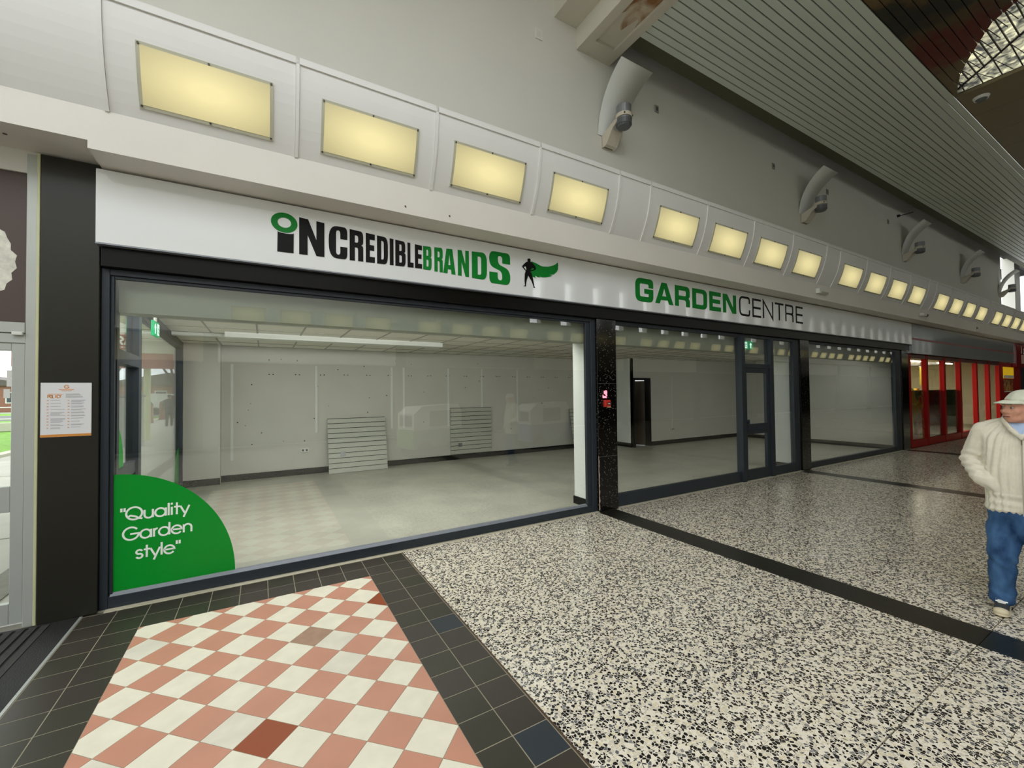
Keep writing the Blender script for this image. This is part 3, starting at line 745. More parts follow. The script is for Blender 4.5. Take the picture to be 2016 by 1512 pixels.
# GARDEN (bold squared) CENTRE (hairline squared)
EU = {
 'G': [[(1, .62), (1, 1, .26), (0, 1, .30), (0, 0, .30), (1, 0, .26), (1, .56), (.49, .56), (.49, .36), (.74, .36), (.74, .22, .06), (.24, .22, .08), (.24, .77, .08), (.74, .77, .08), (.74, .62)]],
 'A': [[(0, 0), (.24, 0), (.31, .18), (.69, .18), (.76, 0), (1, 0), (.64, 1), (.36, 1)], [(.38, .36), (.62, .36), (.5, .74)]],
 'R': [[(0, 0), (.25, 0), (.25, .32), (.66, .32, .08), (.74, .26, .05), (.74, 0), (1, 0), (1, .34, .12), (.90, .43, .06), (1, .50, .12), (1, 1, .24), (0, 1)], [(.25, .52), (.25, .78), (.74, .78, .08), (.74, .52, .08)]],
 'D': [[(0, 0), (1, 0, .3), (1, 1, .3), (0, 1)], [(.25, .21), (.25, .79), (.75, .79, .12), (.75, .21, .12)]],
 'E': [[(0, 0), (1, 0), (1, .22), (.28, .22), (.28, .40), (.93, .40), (.93, .61), (.28, .61), (.28, .78), (1, .78), (1, 1), (0, 1)]],
 'N': [[(0, 0), (.23, 0), (.23, .72), (.70, 0), (1, 0), (1, 1), (.77, 1), (.77, .30), (.32, 1), (0, 1)]],
}
for ch, a, b, z0, z1 in (('G', 4.632, 5.004, 2.953, 3.297), ('A', 5.044, 5.449, 2.962, 3.285), ('R', 5.490, 5.842, 2.964, 3.285), ('D', 5.908, 6.282, 2.963, 3.285), ('E', 6.342, 6.652, 2.965, 3.286), ('N', 6.710, 7.086, 2.965, 3.284)):
    bm = bmesh.new(); shape(bm, [[(a+p[0]*(b-a), z0+p[1]*(z1-z0)) for p in fil(L, 5)] for L in EU[ch]], fsign, .004); obj('letter', bm, M_green, sign)
def open_fil(pts, seg=5):
    out = [pts[0][:2]]
    for k in range(1, len(pts)-1):
        p = pts[k]
        if len(p) < 3: out.append(p[:2]); continue
        P = Vector(p[:2]); A = Vector(pts[k-1][:2])-P; B = Vector(pts[k+1][:2])-P; r = min(p[2], A.length*.49, B.length*.49)
        a = P+A.normalized()*r; b = P+B.normalized()*r
        out += [tuple(a*(1-t/seg)**2+P*2*(t/seg)*(1-t/seg)+b*(t/seg)**2) for t in range(seg+1)]
    out.append(pts[-1][:2]); return out
def thin2(segs, a, b, z0=2.975, z1=3.276):
    bm = bmesh.new()
    for k, S in enumerate(segs): stroke(bm, [(a+p[0]*(b-a), z0+p[1]*(z1-z0)) for p in open_fil(S)], .036, (lambda u, v, d, k=k: fsign(u, v, d-.0003*k)), d=.004)
    obj('letter', bm, M_black_ltr, sign)
thin2([[(1, .68), (1, 1.02, .3), (0, 1.02, .32), (0, -.02, .32), (1, -.02, .3), (1, .3)]], 7.195, 7.488)
Es = [[(1, 1), (0, 1), (0, 0), (1, 0)], [(0, .51), (.96, .51)]]
thin2(Es, 7.60, 7.853)
thin2([[(0, -.04), (0, 1.03), (1, -.03), (1, 1.04)]], 7.935, 8.245)
thin2([[(0, 1), (1, 1)], [(.5, 1), (.5, -.04)]], 8.32, 8.625)
thin2([[(0, -.04), (0, 1), (1, 1, .2), (1, .47, .2), (0, .47)], [(.62, .47), (1, .43, .15), (1, -.04)]], 8.71, 8.966)
thin2(Es, 9.097, 9.345)

# ================================================================== SHOP INTERIOR
shopfloor = tag(obj('floor_shop', boxes((-1.31, 14.6, .0, 5.5, -.05, .004)), M_vinyl), kind='structure')
shopfloor.name = 'floor.001'
tag(obj('wall_back', boxes((-.69, 9.30, 5.28, 5.45, 0, 2.75), (-1.36, -.69, 5.07, 5.45, 0, 2.75)), M_shopwall), kind='structure')
tag(obj('wall_return', boxes((9.25, 9.32, 4.40, 5.28, 0, 2.75)), M_shopwhite), kind='structure')
tag(obj('wall_rear', boxes((9.25, 9.33, 4.40, 4.46, 0, 2.75), (9.96, 14.6, 4.40, 4.55, 0, 2.75), (9.33, 9.96, 4.40, 4.55, 1.98, 2.75)), M_shopwall), kind='structure')
tag(obj('wall_right', boxes((14.47, 14.62, .05, 4.40, 0, 2.75)), M_shopwall), kind='structure')
for nm, b in (('back', (-.69, 9.25, 5.262, 5.28, .004, .125)), ('left', (-1.29, -.69, 5.052, 5.07, .004, .125)), ('return', (9.232, 9.25, 4.40, 5.28, .004, .125)), ('rear', (10.02, 14.47, 4.382, 4.40, .004, .125)), ('right', (14.452, 14.47, .10, 4.38, .004, .125))):
    tag(obj('baseboard_'+nm, bevel_box(*b, .004, 1), M_skirt), kind='structure')
d2 = group_root('door_2')
for b in ((9.30, 9.37, 4.375, 4.56, 0, 2.03), (9.94, 10.02, 4.375, 4.56, 0, 2.03), (9.37, 9.94, 4.375, 4.56, 1.96, 2.03)): obj('frame', boxes(b), M_skirt, d2)
bm = boxes((9.0, 10.3, 5.6, 5.62, 0, 2.1)); obj('dark_room', bm, M_dark, d2)
bm = bmesh.new(); prism(bm, [(9.92, 4.52), (9.935, 4.55), (9.60, 5.24), (9.565, 5.225)], lambda u, v, d: (u, v, .01+d), 1.94); obj('leaf', bm, mat('brown_veneer_door', '3a2c1e', .4), d2)
# columns boxed in white behind the pillars
for (a, b, y1) in ((3.965, 4.31, .50), (9.41, 9.75, .60)):
    c = tag(obj('column', boxes((a, b, .10, y1, .004, 2.62)), M_shopwhite), kind='structure')
    obj('skirting', boxes((a-.014, b+.014, .095, y1+.014, .004, .115)), M_skirt, c)
# bulkhead and suspended ceiling
tag(obj('bulkhead', boxes((-1.30, 14.5, .12, .30, 2.335, 2.70)), M_bulk), kind='structure')
cs = tag(obj('ceiling_shop', boxes((-1.4, 14.7, .05, 5.5, 2.645, 2.70)), M_dark), kind='structure'); cs.name = 'ceiling.001'
me0 = None
for i in range(26):
    for j in range(8):
        x, y = -1.28+.6*i, .31+.62*j
        if y > 4.9 and x > 9: continue
        if me0 is None:
            o = obj('ceiling_tile', boxes((.012, .588, .012, .608, 2.606, 2.625)), M_ctile, cs); me0 = o
        else:
            o = me0.copy(); COL.objects.link(o); o.parent = cs
        o.location = (x, y, 0)
gb = bmesh.new()
for i in range(27): box(gb, -1.28+.6*i-.011, -1.28+.6*i+.011, .31, 5.3, 2.600, 2.645)
for j in range(9): box(gb, -1.3, 14.47, .31+.62*j-.011, .31+.62*j+.011, 2.6005, 2.644)
tag(obj('ceiling_grid', gb, M_cbar, cs), kind='stuff')
dn = obj('downstand', boxes((-.50, 2.95, 3.16, 3.42, 2.525, 2.61), (-1.2, -.5, 3.42, 3.60, 2.555, 2.61)), M_shopwhite, cs)
# wall battens, fixing holes, sockets
wb = bpy.data.objects['wall_back']
for x in (-.52, .956, 2.528, 2.806, 3.907, 4.823, 5.886):
    obj('batten', boxes((x-.022, x+.022, 5.272, 5.28, .85 if x > 0 else .4, 2.25)), M_shopwhite, wb)
rh = random.Random(4); hb = bmesh.new()
for k in range(19):
    for dx in (0, .07):
        x = .1+.47*k+dx; cyl(hb, (x, 5.276, 2.06+rh.uniform(-.01, .01)), (x, 5.2805, 2.06), .012, n=8)
for k in range(46):
    x, z = rh.uniform(-.6, 8.8), rh.uniform(.6, 2.4); cyl(hb, (x, 5.277, z), (x, 5.2805, z), rh.uniform(.006, .013), n=7)
tag(obj('fixing_hole', hb, M_dark, wb), kind='stuff')
def socket(x, y, z, label, w_=.15):
    t = thing('wall_socket', (x, y, z), label, 'socket')
    obj('plate', bevel_box(x-w_/2, x+w_/2, y-.03, y, z-.045, z+.045, .004, 1), M_white, t)
    for dx in (-.035, .035): obj('outlet', boxes((x+dx-.018, x+dx+.018, y-.032, y-.03, z-.02, z+.02)), M_greyd, t)
socket(.738, 5.28, .50, 'white double socket on the bare wall left of the slatted board')
socket(10.98, 4.40, .45, 'small white socket below a conduit on the rear wall', .09)
tag(obj('conduit', boxes((10.965, 10.99, 4.38, 4.40, .5, 2.0)), M_shopwhite), 'white surface conduit running up from the small wall socket', 'conduit')

def slat_board(x0, x1, z0, z1, y0, y1, n, label, sock=None):
    t = thing('slatwall_board', ((x0+x1)/2, y0, z0), label, 'board')
    sy = lambda z: y0+(y1-y0)*(z-z0)/(z1-z0)
    def lean(a, b, za, zb, front, back, nm, m):
        bm = bmesh.new(); prism(bm, [(sy(za)+front, za), (sy(za)+back, za), (sy(zb)+back, zb), (sy(zb)+front, zb)], lambda u, v, d: (a+d, u, v), b-a); return obj(nm, bm, m, t)
    lean(x0+.002, x1-.002, z0, z1, .010, .020, 'backing', M_dark)
    ph = (z1-z0)/n
    for k in range(n): lean(x0, x1, z0+ph*k+.003, z0+ph*(k+1)-.009, -.004, .012, 'slat', M_slatw)
    if sock:
        sx, sz = sock; lean(sx-.05, sx+.05, sz-.045, sz+.045, -.012, 0, 'socket_plate', M_grey)
    return t
M_slatw = mat('grey_laminate_slat', 'b3b4a8', .45, noise=.03, nscale=2)
slat_board(1.165, 2.36, .006, 1.13, 4.985, 5.235, 11, 'grey slatted display board leaning on the wall in the left window', (1.45, .385))
slat_board(3.95, 5.085, .14, 1.275, 5.245, 5.25, 11, 'grey slatted display board fixed upright on the back wall', (4.2, .36))
slat_board(7.60, 8.6, .006, 1.15, 5.0, 5.22, 11, 'grey slatted board leaning in the far corner behind the white column', (7.95, .33))

# exit signs
def exit_sign(x0, x1, y, z0, z1, label, along='x'):
    t = thing('exit_sign', ((x0+x1)/2, y, z1), label, 'sign')
    if along == 'x':
        obj('lamp_body', boxes((x0, x1, y, y+.025, z0, z1)), M_exit, t); fn = lambda u, v, d: (x0+u*(x1-x0), y-.002+d, z0+v*(z1-z0))
        obj('hanger', boxes(((x0+x1)/2-.05, (x0+x1)/2+.05, y+.005, y+.02, z1, z1+.10)), M_white, t)
    else:
        obj('lamp_body', boxes((y, y+.025, x0, x1, z0, z1)), M_exit, t); fn = lambda u, v, d: (y+.027-d, x0+(1-u)*(x1-x0), z0+v*(z1-z0))
        obj('hanger', boxes((y+.005, y+.02, (x0+x1)/2-.05, (x0+x1)/2+.05, z1, z1+.14)), M_white, t)
    bm = bmesh.new()
    prism(bm, [(.74, .82), (.60, .55), (.69, .55), (.69, .15), (.79, .15), (.79, .55), (.88, .55)], fn, .0015)
    obj('arrow', bm, M_exitw, t)
    bm = bmesh.new()
    prism(bm, [(.05, .12), (.36, .12), (.36, .88), (.05, .88)], fn, .0015); obj('door_pictogram', bm, M_exitw, t)
    bm = bmesh.new(); f2 = lambda u, v, d: fn(u, v, d-.0012)
    prism(bm, [(.22+.045*math.cos(R(40*i)), .74+.07*math.sin(R(40*i))) for i in range(9)], f2, .001)
    for pl_ in ([(.24, .66), (.20, .42)], [(.20, .44), (.27, .30), (.24, .16)], [(.20, .44), (.16, .30), (.08, .26)], [(.24, .62), (.32, .52)], [(.24, .62), (.14, .56), (.12, .46)]): stroke(bm, pl_, .05, f2, d=.001)
    obj('running_figure', bm, M_exit, t)
exit_sign(7.66, 7.96, .10, 2.405, 2.555, 'green running man exit sign hanging above the shop door')
exit_sign(1.35, 1.62, -1.03, 2.30, 2.46, 'green exit sign hanging beside the garden side glazing', 'y')

# ================================================================== LEFT ENTRANCE AND OUTDOORS
w5 = group_root('window_5')
def ab(n, b, m=None, p=w5): return obj(n, bevel_box(*b, .003, 1), m or M_alu, p)
ab('post', (-1.494, -1.436, -.01, .08, 0, 3.44)); ab('timber_strip', (-1.436, -1.419, -.03, .05, .0, 3.45), M_creamtrim)
ab('transom', (-6.98, -1.494, -.005, .08, 2.045, 2.115)); ab('transom', (-6.98, -1.494, -.015, .08, 2.118, 2.195))
ab('post', (-3.50, -3.42, -.01, .08, 0, 2.05)); ab('post', (-5.4, -5.32, -.01, .08, 0, 2.05)); ab('sill', (-6.98, -3.42, -.01, .08, 0, .12))
ab('printed_panel', (-6.98, -1.495, .02, .05, 2.195, 3.46), M_brown)
fur = bmesh.new(); rf = random.Random(2); P = []
for i in range(44):
    a = 2*math.pi*i/44; rr_ = 1+.05*(i % 2)+rf.uniform(-.03, .03)
    P.append((-1.80+.235*rr_*math.cos(a), 2.64+.30*rr_*math.sin(a)))
prism(fur, P, lambda u, v, d: (u, .0185+d, v), .002); obj('fur_print', fur, M_fur, w5)['label'] = 'white fluffy fur printed on the brown panel'
ab('closer_bracket', (-1.555, -1.50, -.035, -.005, 2.10, 2.125), M_white)
pane('pane', -5.32, -3.50, .12, 2.045, w5, .03, M_glass2); pane('pane', -6.98, -5.40, .12, 2.045, w5, .03, M_glass2)
M_pave0 = mat('pale_forecourt_paving', 'a8a69c', .8, noise=.08, nscale=1.5)
def exit_door(nm, x0, x1):
    d = group_root(nm)
    for n, b in (('stile', (x0, x0+.07, 0, .05, .03, 2.04)), ('stile', (x1-.068, x1, 0, .05, .03, 2.04)), ('bottom_rail', (x0+.07, x1-.068, 0, .05, .03, .18)), ('middle_rail', (x0+.07, x1-.068, 0, .05, .83, 1.012)), ('top_rail', (x0+.07, x1-.068, 0, .05, 1.99, 2.04))): ab(n, b, None, d)
    pane('pane', x0+.07, x1-.068, .18, .83, d, .02, M_glass2); pane('pane', x0+.07, x1-.068, 1.012, 1.99, d, .02, M_glass2)
    return d
d3 = exit_door('door_3', -2.455, -1.496); exit_door('door_4', -3.418, -2.46)
for (x, z, w_, hh_) in ((-1.579, 1.82, .024, .055), (-1.579, 1.755, .024, .05), (-1.59, 1.68, .032, .065)): obj('notice', boxes((x-w_/2, x+w_/2, .013, .018, z-hh_/2, z+hh_/2)), M_white, d3)
w10 = group_root('window_10')  # unseen glazed end, added to let low side light onto the facade
for k in range(8): obj('mullion', boxes((-7.1, -7.0, -10.2+1.45*k, -10.1+1.45*k, 0, 7.3)), M_alu, w10)
for z in (0, 2.3, 4.8, 7.2): obj('transom', boxes((-7.1, -7.0, -10.2, 0, z, z+.1)), M_alu, w10)
obj('pane', boxes((-7.06, -7.05, -10.2, 0, .1, 7.2)), M_glass2, w10)
tag(obj('pavement_west', boxes((-40, -7.2, -20, .2, -.2, -.02)), M_pave0), kind='structure')

M_pave = mat('pale_concrete_paving', 'a8a69c', .8, noise=.08, nscale=1.5, bump=.05, bscale=40)
M_grass = mat('spring_grass', '6f9a3c', .9, noise=.3, nscale=5, bump=.6, bscale=60)
M_brick = mat('far_red_brick', '8c5f52', .8, noise=.12, nscale=8)
M_kerb = mat('pale_kerb', 'b8b4a6', .8)
grd = tag(obj('ground', boxes((-60, 20, .26, 120, -.3, -.02)), M_grass), kind='structure')
rp = random.Random(8)
for i in range(3):
    for j in range(12):
        x0 = -6.2+2.45*i-.05*j*.3; y0 = .0+2.9*j
        x1 = min(x0+2.44, -1.36)
        if x1 > x0: obj('paving_slab', boxes((x0, x1, max(y0, .09), y0+2.88, -.1, -.005+rp.uniform(-.004, .004))), M_pave, grd)
obj('drain_channel', boxes((-2.12, -1.85, .5, 12, -.1, .002)), mat('grey_drain_setts', '77746a', .8, noise=.15, nscale=12), grd)
obj('kerb', boxes((-6.6, -6.3, .3, 36, -.1, .06)), M_kerb, grd)
tag(obj('road', boxes((-60, 20, 40, 52, -.1, .0)), mat('grey_tarmac', '6c6c6a', .9)), kind='structure')
def brick_building(x0, x1, y0, y1, hgt, label):
    t = thing('brick_building', ((x0+x1)/2, y0, 0), label, 'building')
    obj('wall', boxes((x0, x1, y0, y1, 0, hgt)), M_brick, t)
    bm = bmesh.new(); prism(bm, [(x0-.3, hgt), (x1+.3, hgt), ((x0+x1)/2, hgt+1.5)], lambda u, v, d: (u, y0-.3+d, v), y1-y0+.6); obj('roof', bm, mat('slate_roof', '57504d', .7), t)
    for k in range(int((x1-x0)/2.4)):
        for z in (1.0,):
            f = obj('window', boxes((x0+.8+2.4*k, x0+2.0+2.4*k, y0-.05, y0, z, z+1.3)), M_white, t)
            obj('pane', boxes((x0+.9+2.4*k, x0+1.9+2.4*k, y0-.06, y0-.05, z+.1, z+1.2)), mat('dark_far_pane', '3a4047', .2) if 'dark_far_pane' not in MATS else MATS['dark_far_pane'], f)
brick_building(-17, -3, 62, 72, 3.0, 'red brick building across the road beyond the walking man')
brick_building(-38, -22, 66, 76, 3.0, 'red brick house seen through the exit door beyond the railings')
# canopy with the cropped red sign
kc = thing('shop_canopy', (-4.6, 16, 0), 'red shop canopy on a cream column seen through the side glazing', 'canopy')
obj('fascia', boxes((-7.2, -2.95, 16, 16.15, 2.68, 3.24)), mat('faded_red_fascia', 'a5483c', .5, noise=.06, nscale=3), kc)
obj('roof', boxes((-7.2, -2.95, 16.15, 20, 3.2, 3.4)), M_white, kc); obj('upper_wall', boxes((-7.2, -2.95, 16.0, 16.3, 3.25, 6.5)), M_wall, kc)
tag(obj('ceiling_canopy', boxes((-3.9, -1.40, .28, 15.5, 4.0, 4.1)), M_fascia), kind='structure')
c_ = bmesh.new(); cyl(c_, (-3.78, 16.3, 0), (-3.78, 16.3, 2.8), .11, n=16); obj('column', c_, M_creamtrim, kc)
ts = thing('fascia_sign', (-4.7, 15.9, 3.4), 'dark red sign panel with white capitals above the canopy', 'sign')
obj('panel', boxes((-6.2, -3.9, 15.92, 16.0, 3.36, 3.90)), mat('crimson_sign_panel', '97342f', .4), ts)
def caps(txt, x0, hgt, z0, y, parent, m, wd, gap=.18, asp=.62):
    G = {'T': [[(0, 1), (1, 1)], [(.5, 1), (.5, 0)]], 'R': [[(0, 0), (0, 1), (.75, 1), (1, .85), (1, .62), (.75, .48), (0, .48)], [(.5, .48), (1, 0)]], 'A': [[(0, 0), (.5, 1), (1, 0)], [(.2, .35), (.8, .35)]],
         'P': [[(0, 0), (0, 1), (.8, 1), (1, .85), (1, .6), (.8, .45), (0, .45)]], 'O': [[(.2, 0), (0, .2), (0, .8), (.2, 1), (.8, 1), (1, .8), (1, .2), (.8, 0), (.2, 0)]], 'L': [[(0, 1), (0, 0), (1, 0)]], 'I': [[(.5, 0), (.5, 1)]],
         'C': [[(1, .8), (.8, 1), (.2, 1), (0, .8), (0, .2), (.2, 0), (.8, 0), (1, .2)]], 'Y': [[(0, 1), (.5, .5), (1, 1)], [(.5, .5), (.5, 0)]], 'G': [[(1, .8), (.8, 1), (.2, 1), (0, .8), (0, .2), (.2, 0), (.8, 0), (1, .2), (1, .5), (.5, .5)]], 'l': [[(.5, 0), (.5, 1)]], 'o': [[(.2, 0), (0, .15), (0, .5), (.2, .65), (.8, .65), (1, .5), (1, .15), (.8, 0), (.2, 0)]]}
    x = x0
    for ch in txt:
        bm = bmesh.new()
        for k, S in enumerate(G[ch]): stroke(bm, [(x+p[0]*hgt*asp, z0+p[1]*hgt) for p in S], wd, (lambda u, v, d, k=k: (u, y+d-.0003*k, v)), d=.0009)
        obj('letter', bm, m, parent); x += hgt*(asp+gap)
caps('TRA', -4.80, .28, 3.53, 15.91, ts, M_white_v, .06)
bm = bmesh.new()
for k in range(9): box(bm, -4.85+.10*k, -4.78+.10*k, 15.91, 15.92, 3.42, 3.46)
obj('small_line', bm, M_white_v, ts)
cb = thing('utility_cabinet', (-3.7, 13.8, 0), 'grey utility cabinet standing on the pavement outside the side glazing', 'cabinet')
obj('body', bevel_box(-4.02, -3.45, 13.7, 14.1, 0, 1.62, .03, 2), mat('weathered_grey_paint', '7f8582', .6, noise=.08, nscale=4), cb); obj('lid', bevel_box(-4.06, -3.41, 13.66, 14.14, 1.62, 1.70, .02, 2), M_greyd, cb)
for (x, y) in ((-6.03, 29.3), (-6.1, 33.6)):
    t = thing('bollard', (x, y, 0), 'dark bollard at the pavement edge, ' + ('nearer of the two' if y < 30 else 'farther of the two'), 'bollard', 'pavement bollards')
    bm = bmesh.new(); cyl(bm, (x, y, 0), (x, y, 1.15), .20, .17); obj('post', bm, M_brick, t); bm = bmesh.new(); cyl(bm, (x, y, 1.15), (x, y, 1.3), .19, .06); obj('cap', bm, M_black, t)
rl = thing('railing', (-11, 27.5, 0), 'pale metal railing in front of the grass outside the exit door', 'railing')
for z in (.55, .85, 1.15):
    bm = bmesh.new(); cyl(bm, (-18, 27.5, z), (-7, 27.5, z), .03, n=8); obj('rail', bm, M_white, rl)
for k in range(8):
    bm = bmesh.new(); cyl(bm, (-18+1.5*k, 27.5, 0), (-18+1.5*k, 27.5, 1.2), .04, n=8); obj('post', bm, M_black, rl)
lw = tag(obj('low_wall', bevel_box(-20, -7, 25.9, 26.2, 0, .42, .02, 1), M_kerb), 'low pale garden wall between the lawn and the railing', 'wall')
vn = thing('white_van', (-6.5, 44, 0), 'white van parked across the road beyond the walking man', 'van')
bm = bmesh.new(); prism(bm, [(-8.9, .35), (-4.6, .35), (-4.6, .95), (-4.9, 1.1), (-5.5, 1.75), (-8.7, 1.9), (-8.9, 1.7)], lambda u, v, d: (u, 43.2+d, v), 1.7); obj('body', bm, M_white, vn)
bm = bmesh.new(); prism(bm, [(-7.2, 1.15), (-5.1, 1.15), (-5.6, 1.65), (-7.2, 1.7)], lambda u, v, d: (u, 43.19+d, v), .02); obj('side_window', bm, M_black, vn)
for x in (-8.1, -5.4):
    bm = bmesh.new(); cyl(bm, (x, 43.15, .33), (x, 43.4, .33), .33, n=20); obj('wheel', bm, M_black, vn)
M_bark = mat('brown_bark', '4b4136', .9, noise=.2, nscale=10); M_leaf = mat('pale_spring_leaf', '74834c', .8, noise=.3, nscale=2)
def tree(x, y, hgt, seed, label, leafy=1.0):
    r = random.Random(seed); t = thing('tree', (x, y, 0), label, 'tree')
    bt_ = bmesh.new(); tips = []
    def grow(p, d, ln, rad, lev):
        q_ = p+d*ln; cyl(bt_, p, q_, rad, rad*.68, 6 if lev else 9, False)
        if lev >= 4: tips.append(q_); return
        for k in range(3 if lev < 3 else 2):
            nd = (d+Vector((r.uniform(-1, 1), r.uniform(-1, 1), r.uniform(-.15, .6)))*.62).normalized(); grow(q_, nd, ln*r.uniform(.62, .82), rad*.6, lev+1)
    grow(Vector((x, y, 0)), Vector((r.uniform(-.05, .05), 0, 1)), hgt*.34, hgt*.028, 0)
    obj('trunk', bt_, M_bark, t)
    bl = bmesh.new()
    for p in tips:
        for k in range(int(16*leafy)):
            c = p+Vector((r.gauss(0, 1), r.gauss(0, 1), r.gauss(0, 1)))*hgt*.045; a = Vector((r.uniform(-1, 1), r.uniform(-1, 1), r.uniform(-1, 1))).normalized(); b = a.orthogonal(); s = hgt*.014
            v = [bl.verts.new(c+a*s), bl.verts.new(c+b*s*.6), bl.verts.new(c-a*s), bl.verts.new(c-b*s*.6)]; bl.faces.new(v)
    tag(obj('foliage', bl, M_leaf, t), kind='stuff')
tree(-13.2, 24, 9.5, 3, 'budding tree on the lawn seen through the exit door'); tree(-9.3, 36, 9, 5, 'budding tree beyond the pavement, left of the canopy', 1.3); tree(-7.2, 46, 8, 9, 'budding tree across the road above the walking man'); tree(-16, 34, 9, 12, 'budding tree farther left behind the railing', 1.2)

# ================================================================== FIXTURES
# policy poster
pp = thing('policy_notice', (-1.268, -.035, 1.355), 'white policy notice with an orange foot on the black panel', 'notice')
yN = -.034
obj('board', bevel_box(-1.405, -1.131, yN, -.03, 1.355, 1.757, .001, 1), mat('white_print_board', 'dcdcde', .35), pp)
M_or = mat('orange_print', 'd08a3c', .4); M_orl = mat('pale_orange_print', 'd9a98a', .4); M_gt = mat('grey_print', 'a8a8aa', .5)
obj('orange_foot', boxes((-1.405, -1.131, yN-.0008, yN, 1.356, 1.374)), M_or, pp)
bm = bmesh.new(); stroke(bm, arc(-1.268, 1.727, .0125, .0115, 35, 330, 20)+[(-1.256, 1.726), (-1.268, 1.726)], .005, lambda u, v, d: (u, yN-.001+d, v), d=.001); obj('logo', bm, M_or, pp)
obj('logo_line', boxes((-1.308, -1.228, yN-.001, yN, 1.703, 1.710), (-1.296, -1.240, yN-.001, yN, 1.694, 1.699)), M_orl, pp)
caps('POLICY', -1.367, .020, 1.645, yN-.001, pp, M_or, .0045, .10, .50)
obj('title_line', boxes((-1.367, -1.286, yN-.001, yN, 1.670, 1.675)), M_orl, pp)
bm = bmesh.new(); rl_ = random.Random(6)
for r_ in range(4): box(bm, -1.272, -1.185+rl_.uniform(-.02, .01), yN-.001, yN, 1.647+.008*r_, 1.651+.008*r_)
z = 1.625
for r_ in range(10):
    for cx_ in (-1.352, -1.243):
        nl = rl_.choice([1, 2, 2, 3])
        for k in range(nl): box(bm, cx_, cx_+rl_.uniform(.045, .080), yN-.001, yN, z-.0065*k, z-.0065*k+.0032)
    z -= .0225
tag(obj('small_print', bm, M_gt, pp), kind='stuff')
bm = bmesh.new(); z = 1.625
for r_ in range(10):
    for cx_ in (-1.372, -1.262): box(bm, cx_, cx_+.010, yN-.001, yN, z-.003, z+.004)
    z -= .0225
tag(obj('bullet_mark', bm, M_orl, pp), kind='stuff')
# fire call point and LED display on the granite pillar
fa = thing('fire_call_point', (4.115, -.03, 1.43), 'red fire alarm call point on the black granite pillar', 'alarm')
obj('housing', bevel_box(4.062, 4.168, -.075, -.03, 1.432, 1.528, .008, 2), mat('red_alarm_plastic', 'c03028', .35), fa)
obj('break_glass', boxes((4.105, 4.158, -.077, -.075, 1.455, 1.495)), mat('alarm_window', '5a3a30', .2), fa); obj('press_bar', boxes((4.112, 4.150, -.0785, -.077, 1.47, 1.482)), M_white, fa); obj('hinge_cover', boxes((4.105, 4.158, -.082, -.06, 1.424, 1.436)), M_orl, fa)
ld = thing('led_display', (4.10, -.03, 1.56), 'small red lit number display above the fire call point', 'display')
obj('backing', bevel_box(4.035, 4.150, -.036, -.03, 1.548, 1.668, .004, 1), M_black, ld)
def seg7(x, z, w_, hh_, on):
    S = {'a': [(0, 1), (1, 1)], 'b': [(1, 1), (1, .5)], 'c': [(1, .5), (1, 0)], 'd': [(0, 0), (1, 0)], 'e': [(0, .5), (0, 0)], 'f': [(0, 1), (0, .5)], 'g': [(0, .5), (1, .5)]}
    bm = bmesh.new()
    for c in on: stroke(bm, [(x+p[0]*w_, z+p[1]*hh_) for p in S[c]], .010, lambda u, v, d: (u, -.0385+d, v), d=.002)
    obj('digit', bm, M_led, ld)
seg7(4.060, 1.612, .020, .042, 'bc'); seg7(4.098, 1.612, .026, .042, 'abcdefg'); seg7(4.056, 1.560, .026, .040, 'cdefg'); seg7(4.098, 1.560, .026, .040, 'abged')
obj('door_panel', boxes((3.985, 4.317, -.0335, -.03, 1.20, 1.72)), M_granite, pil1)

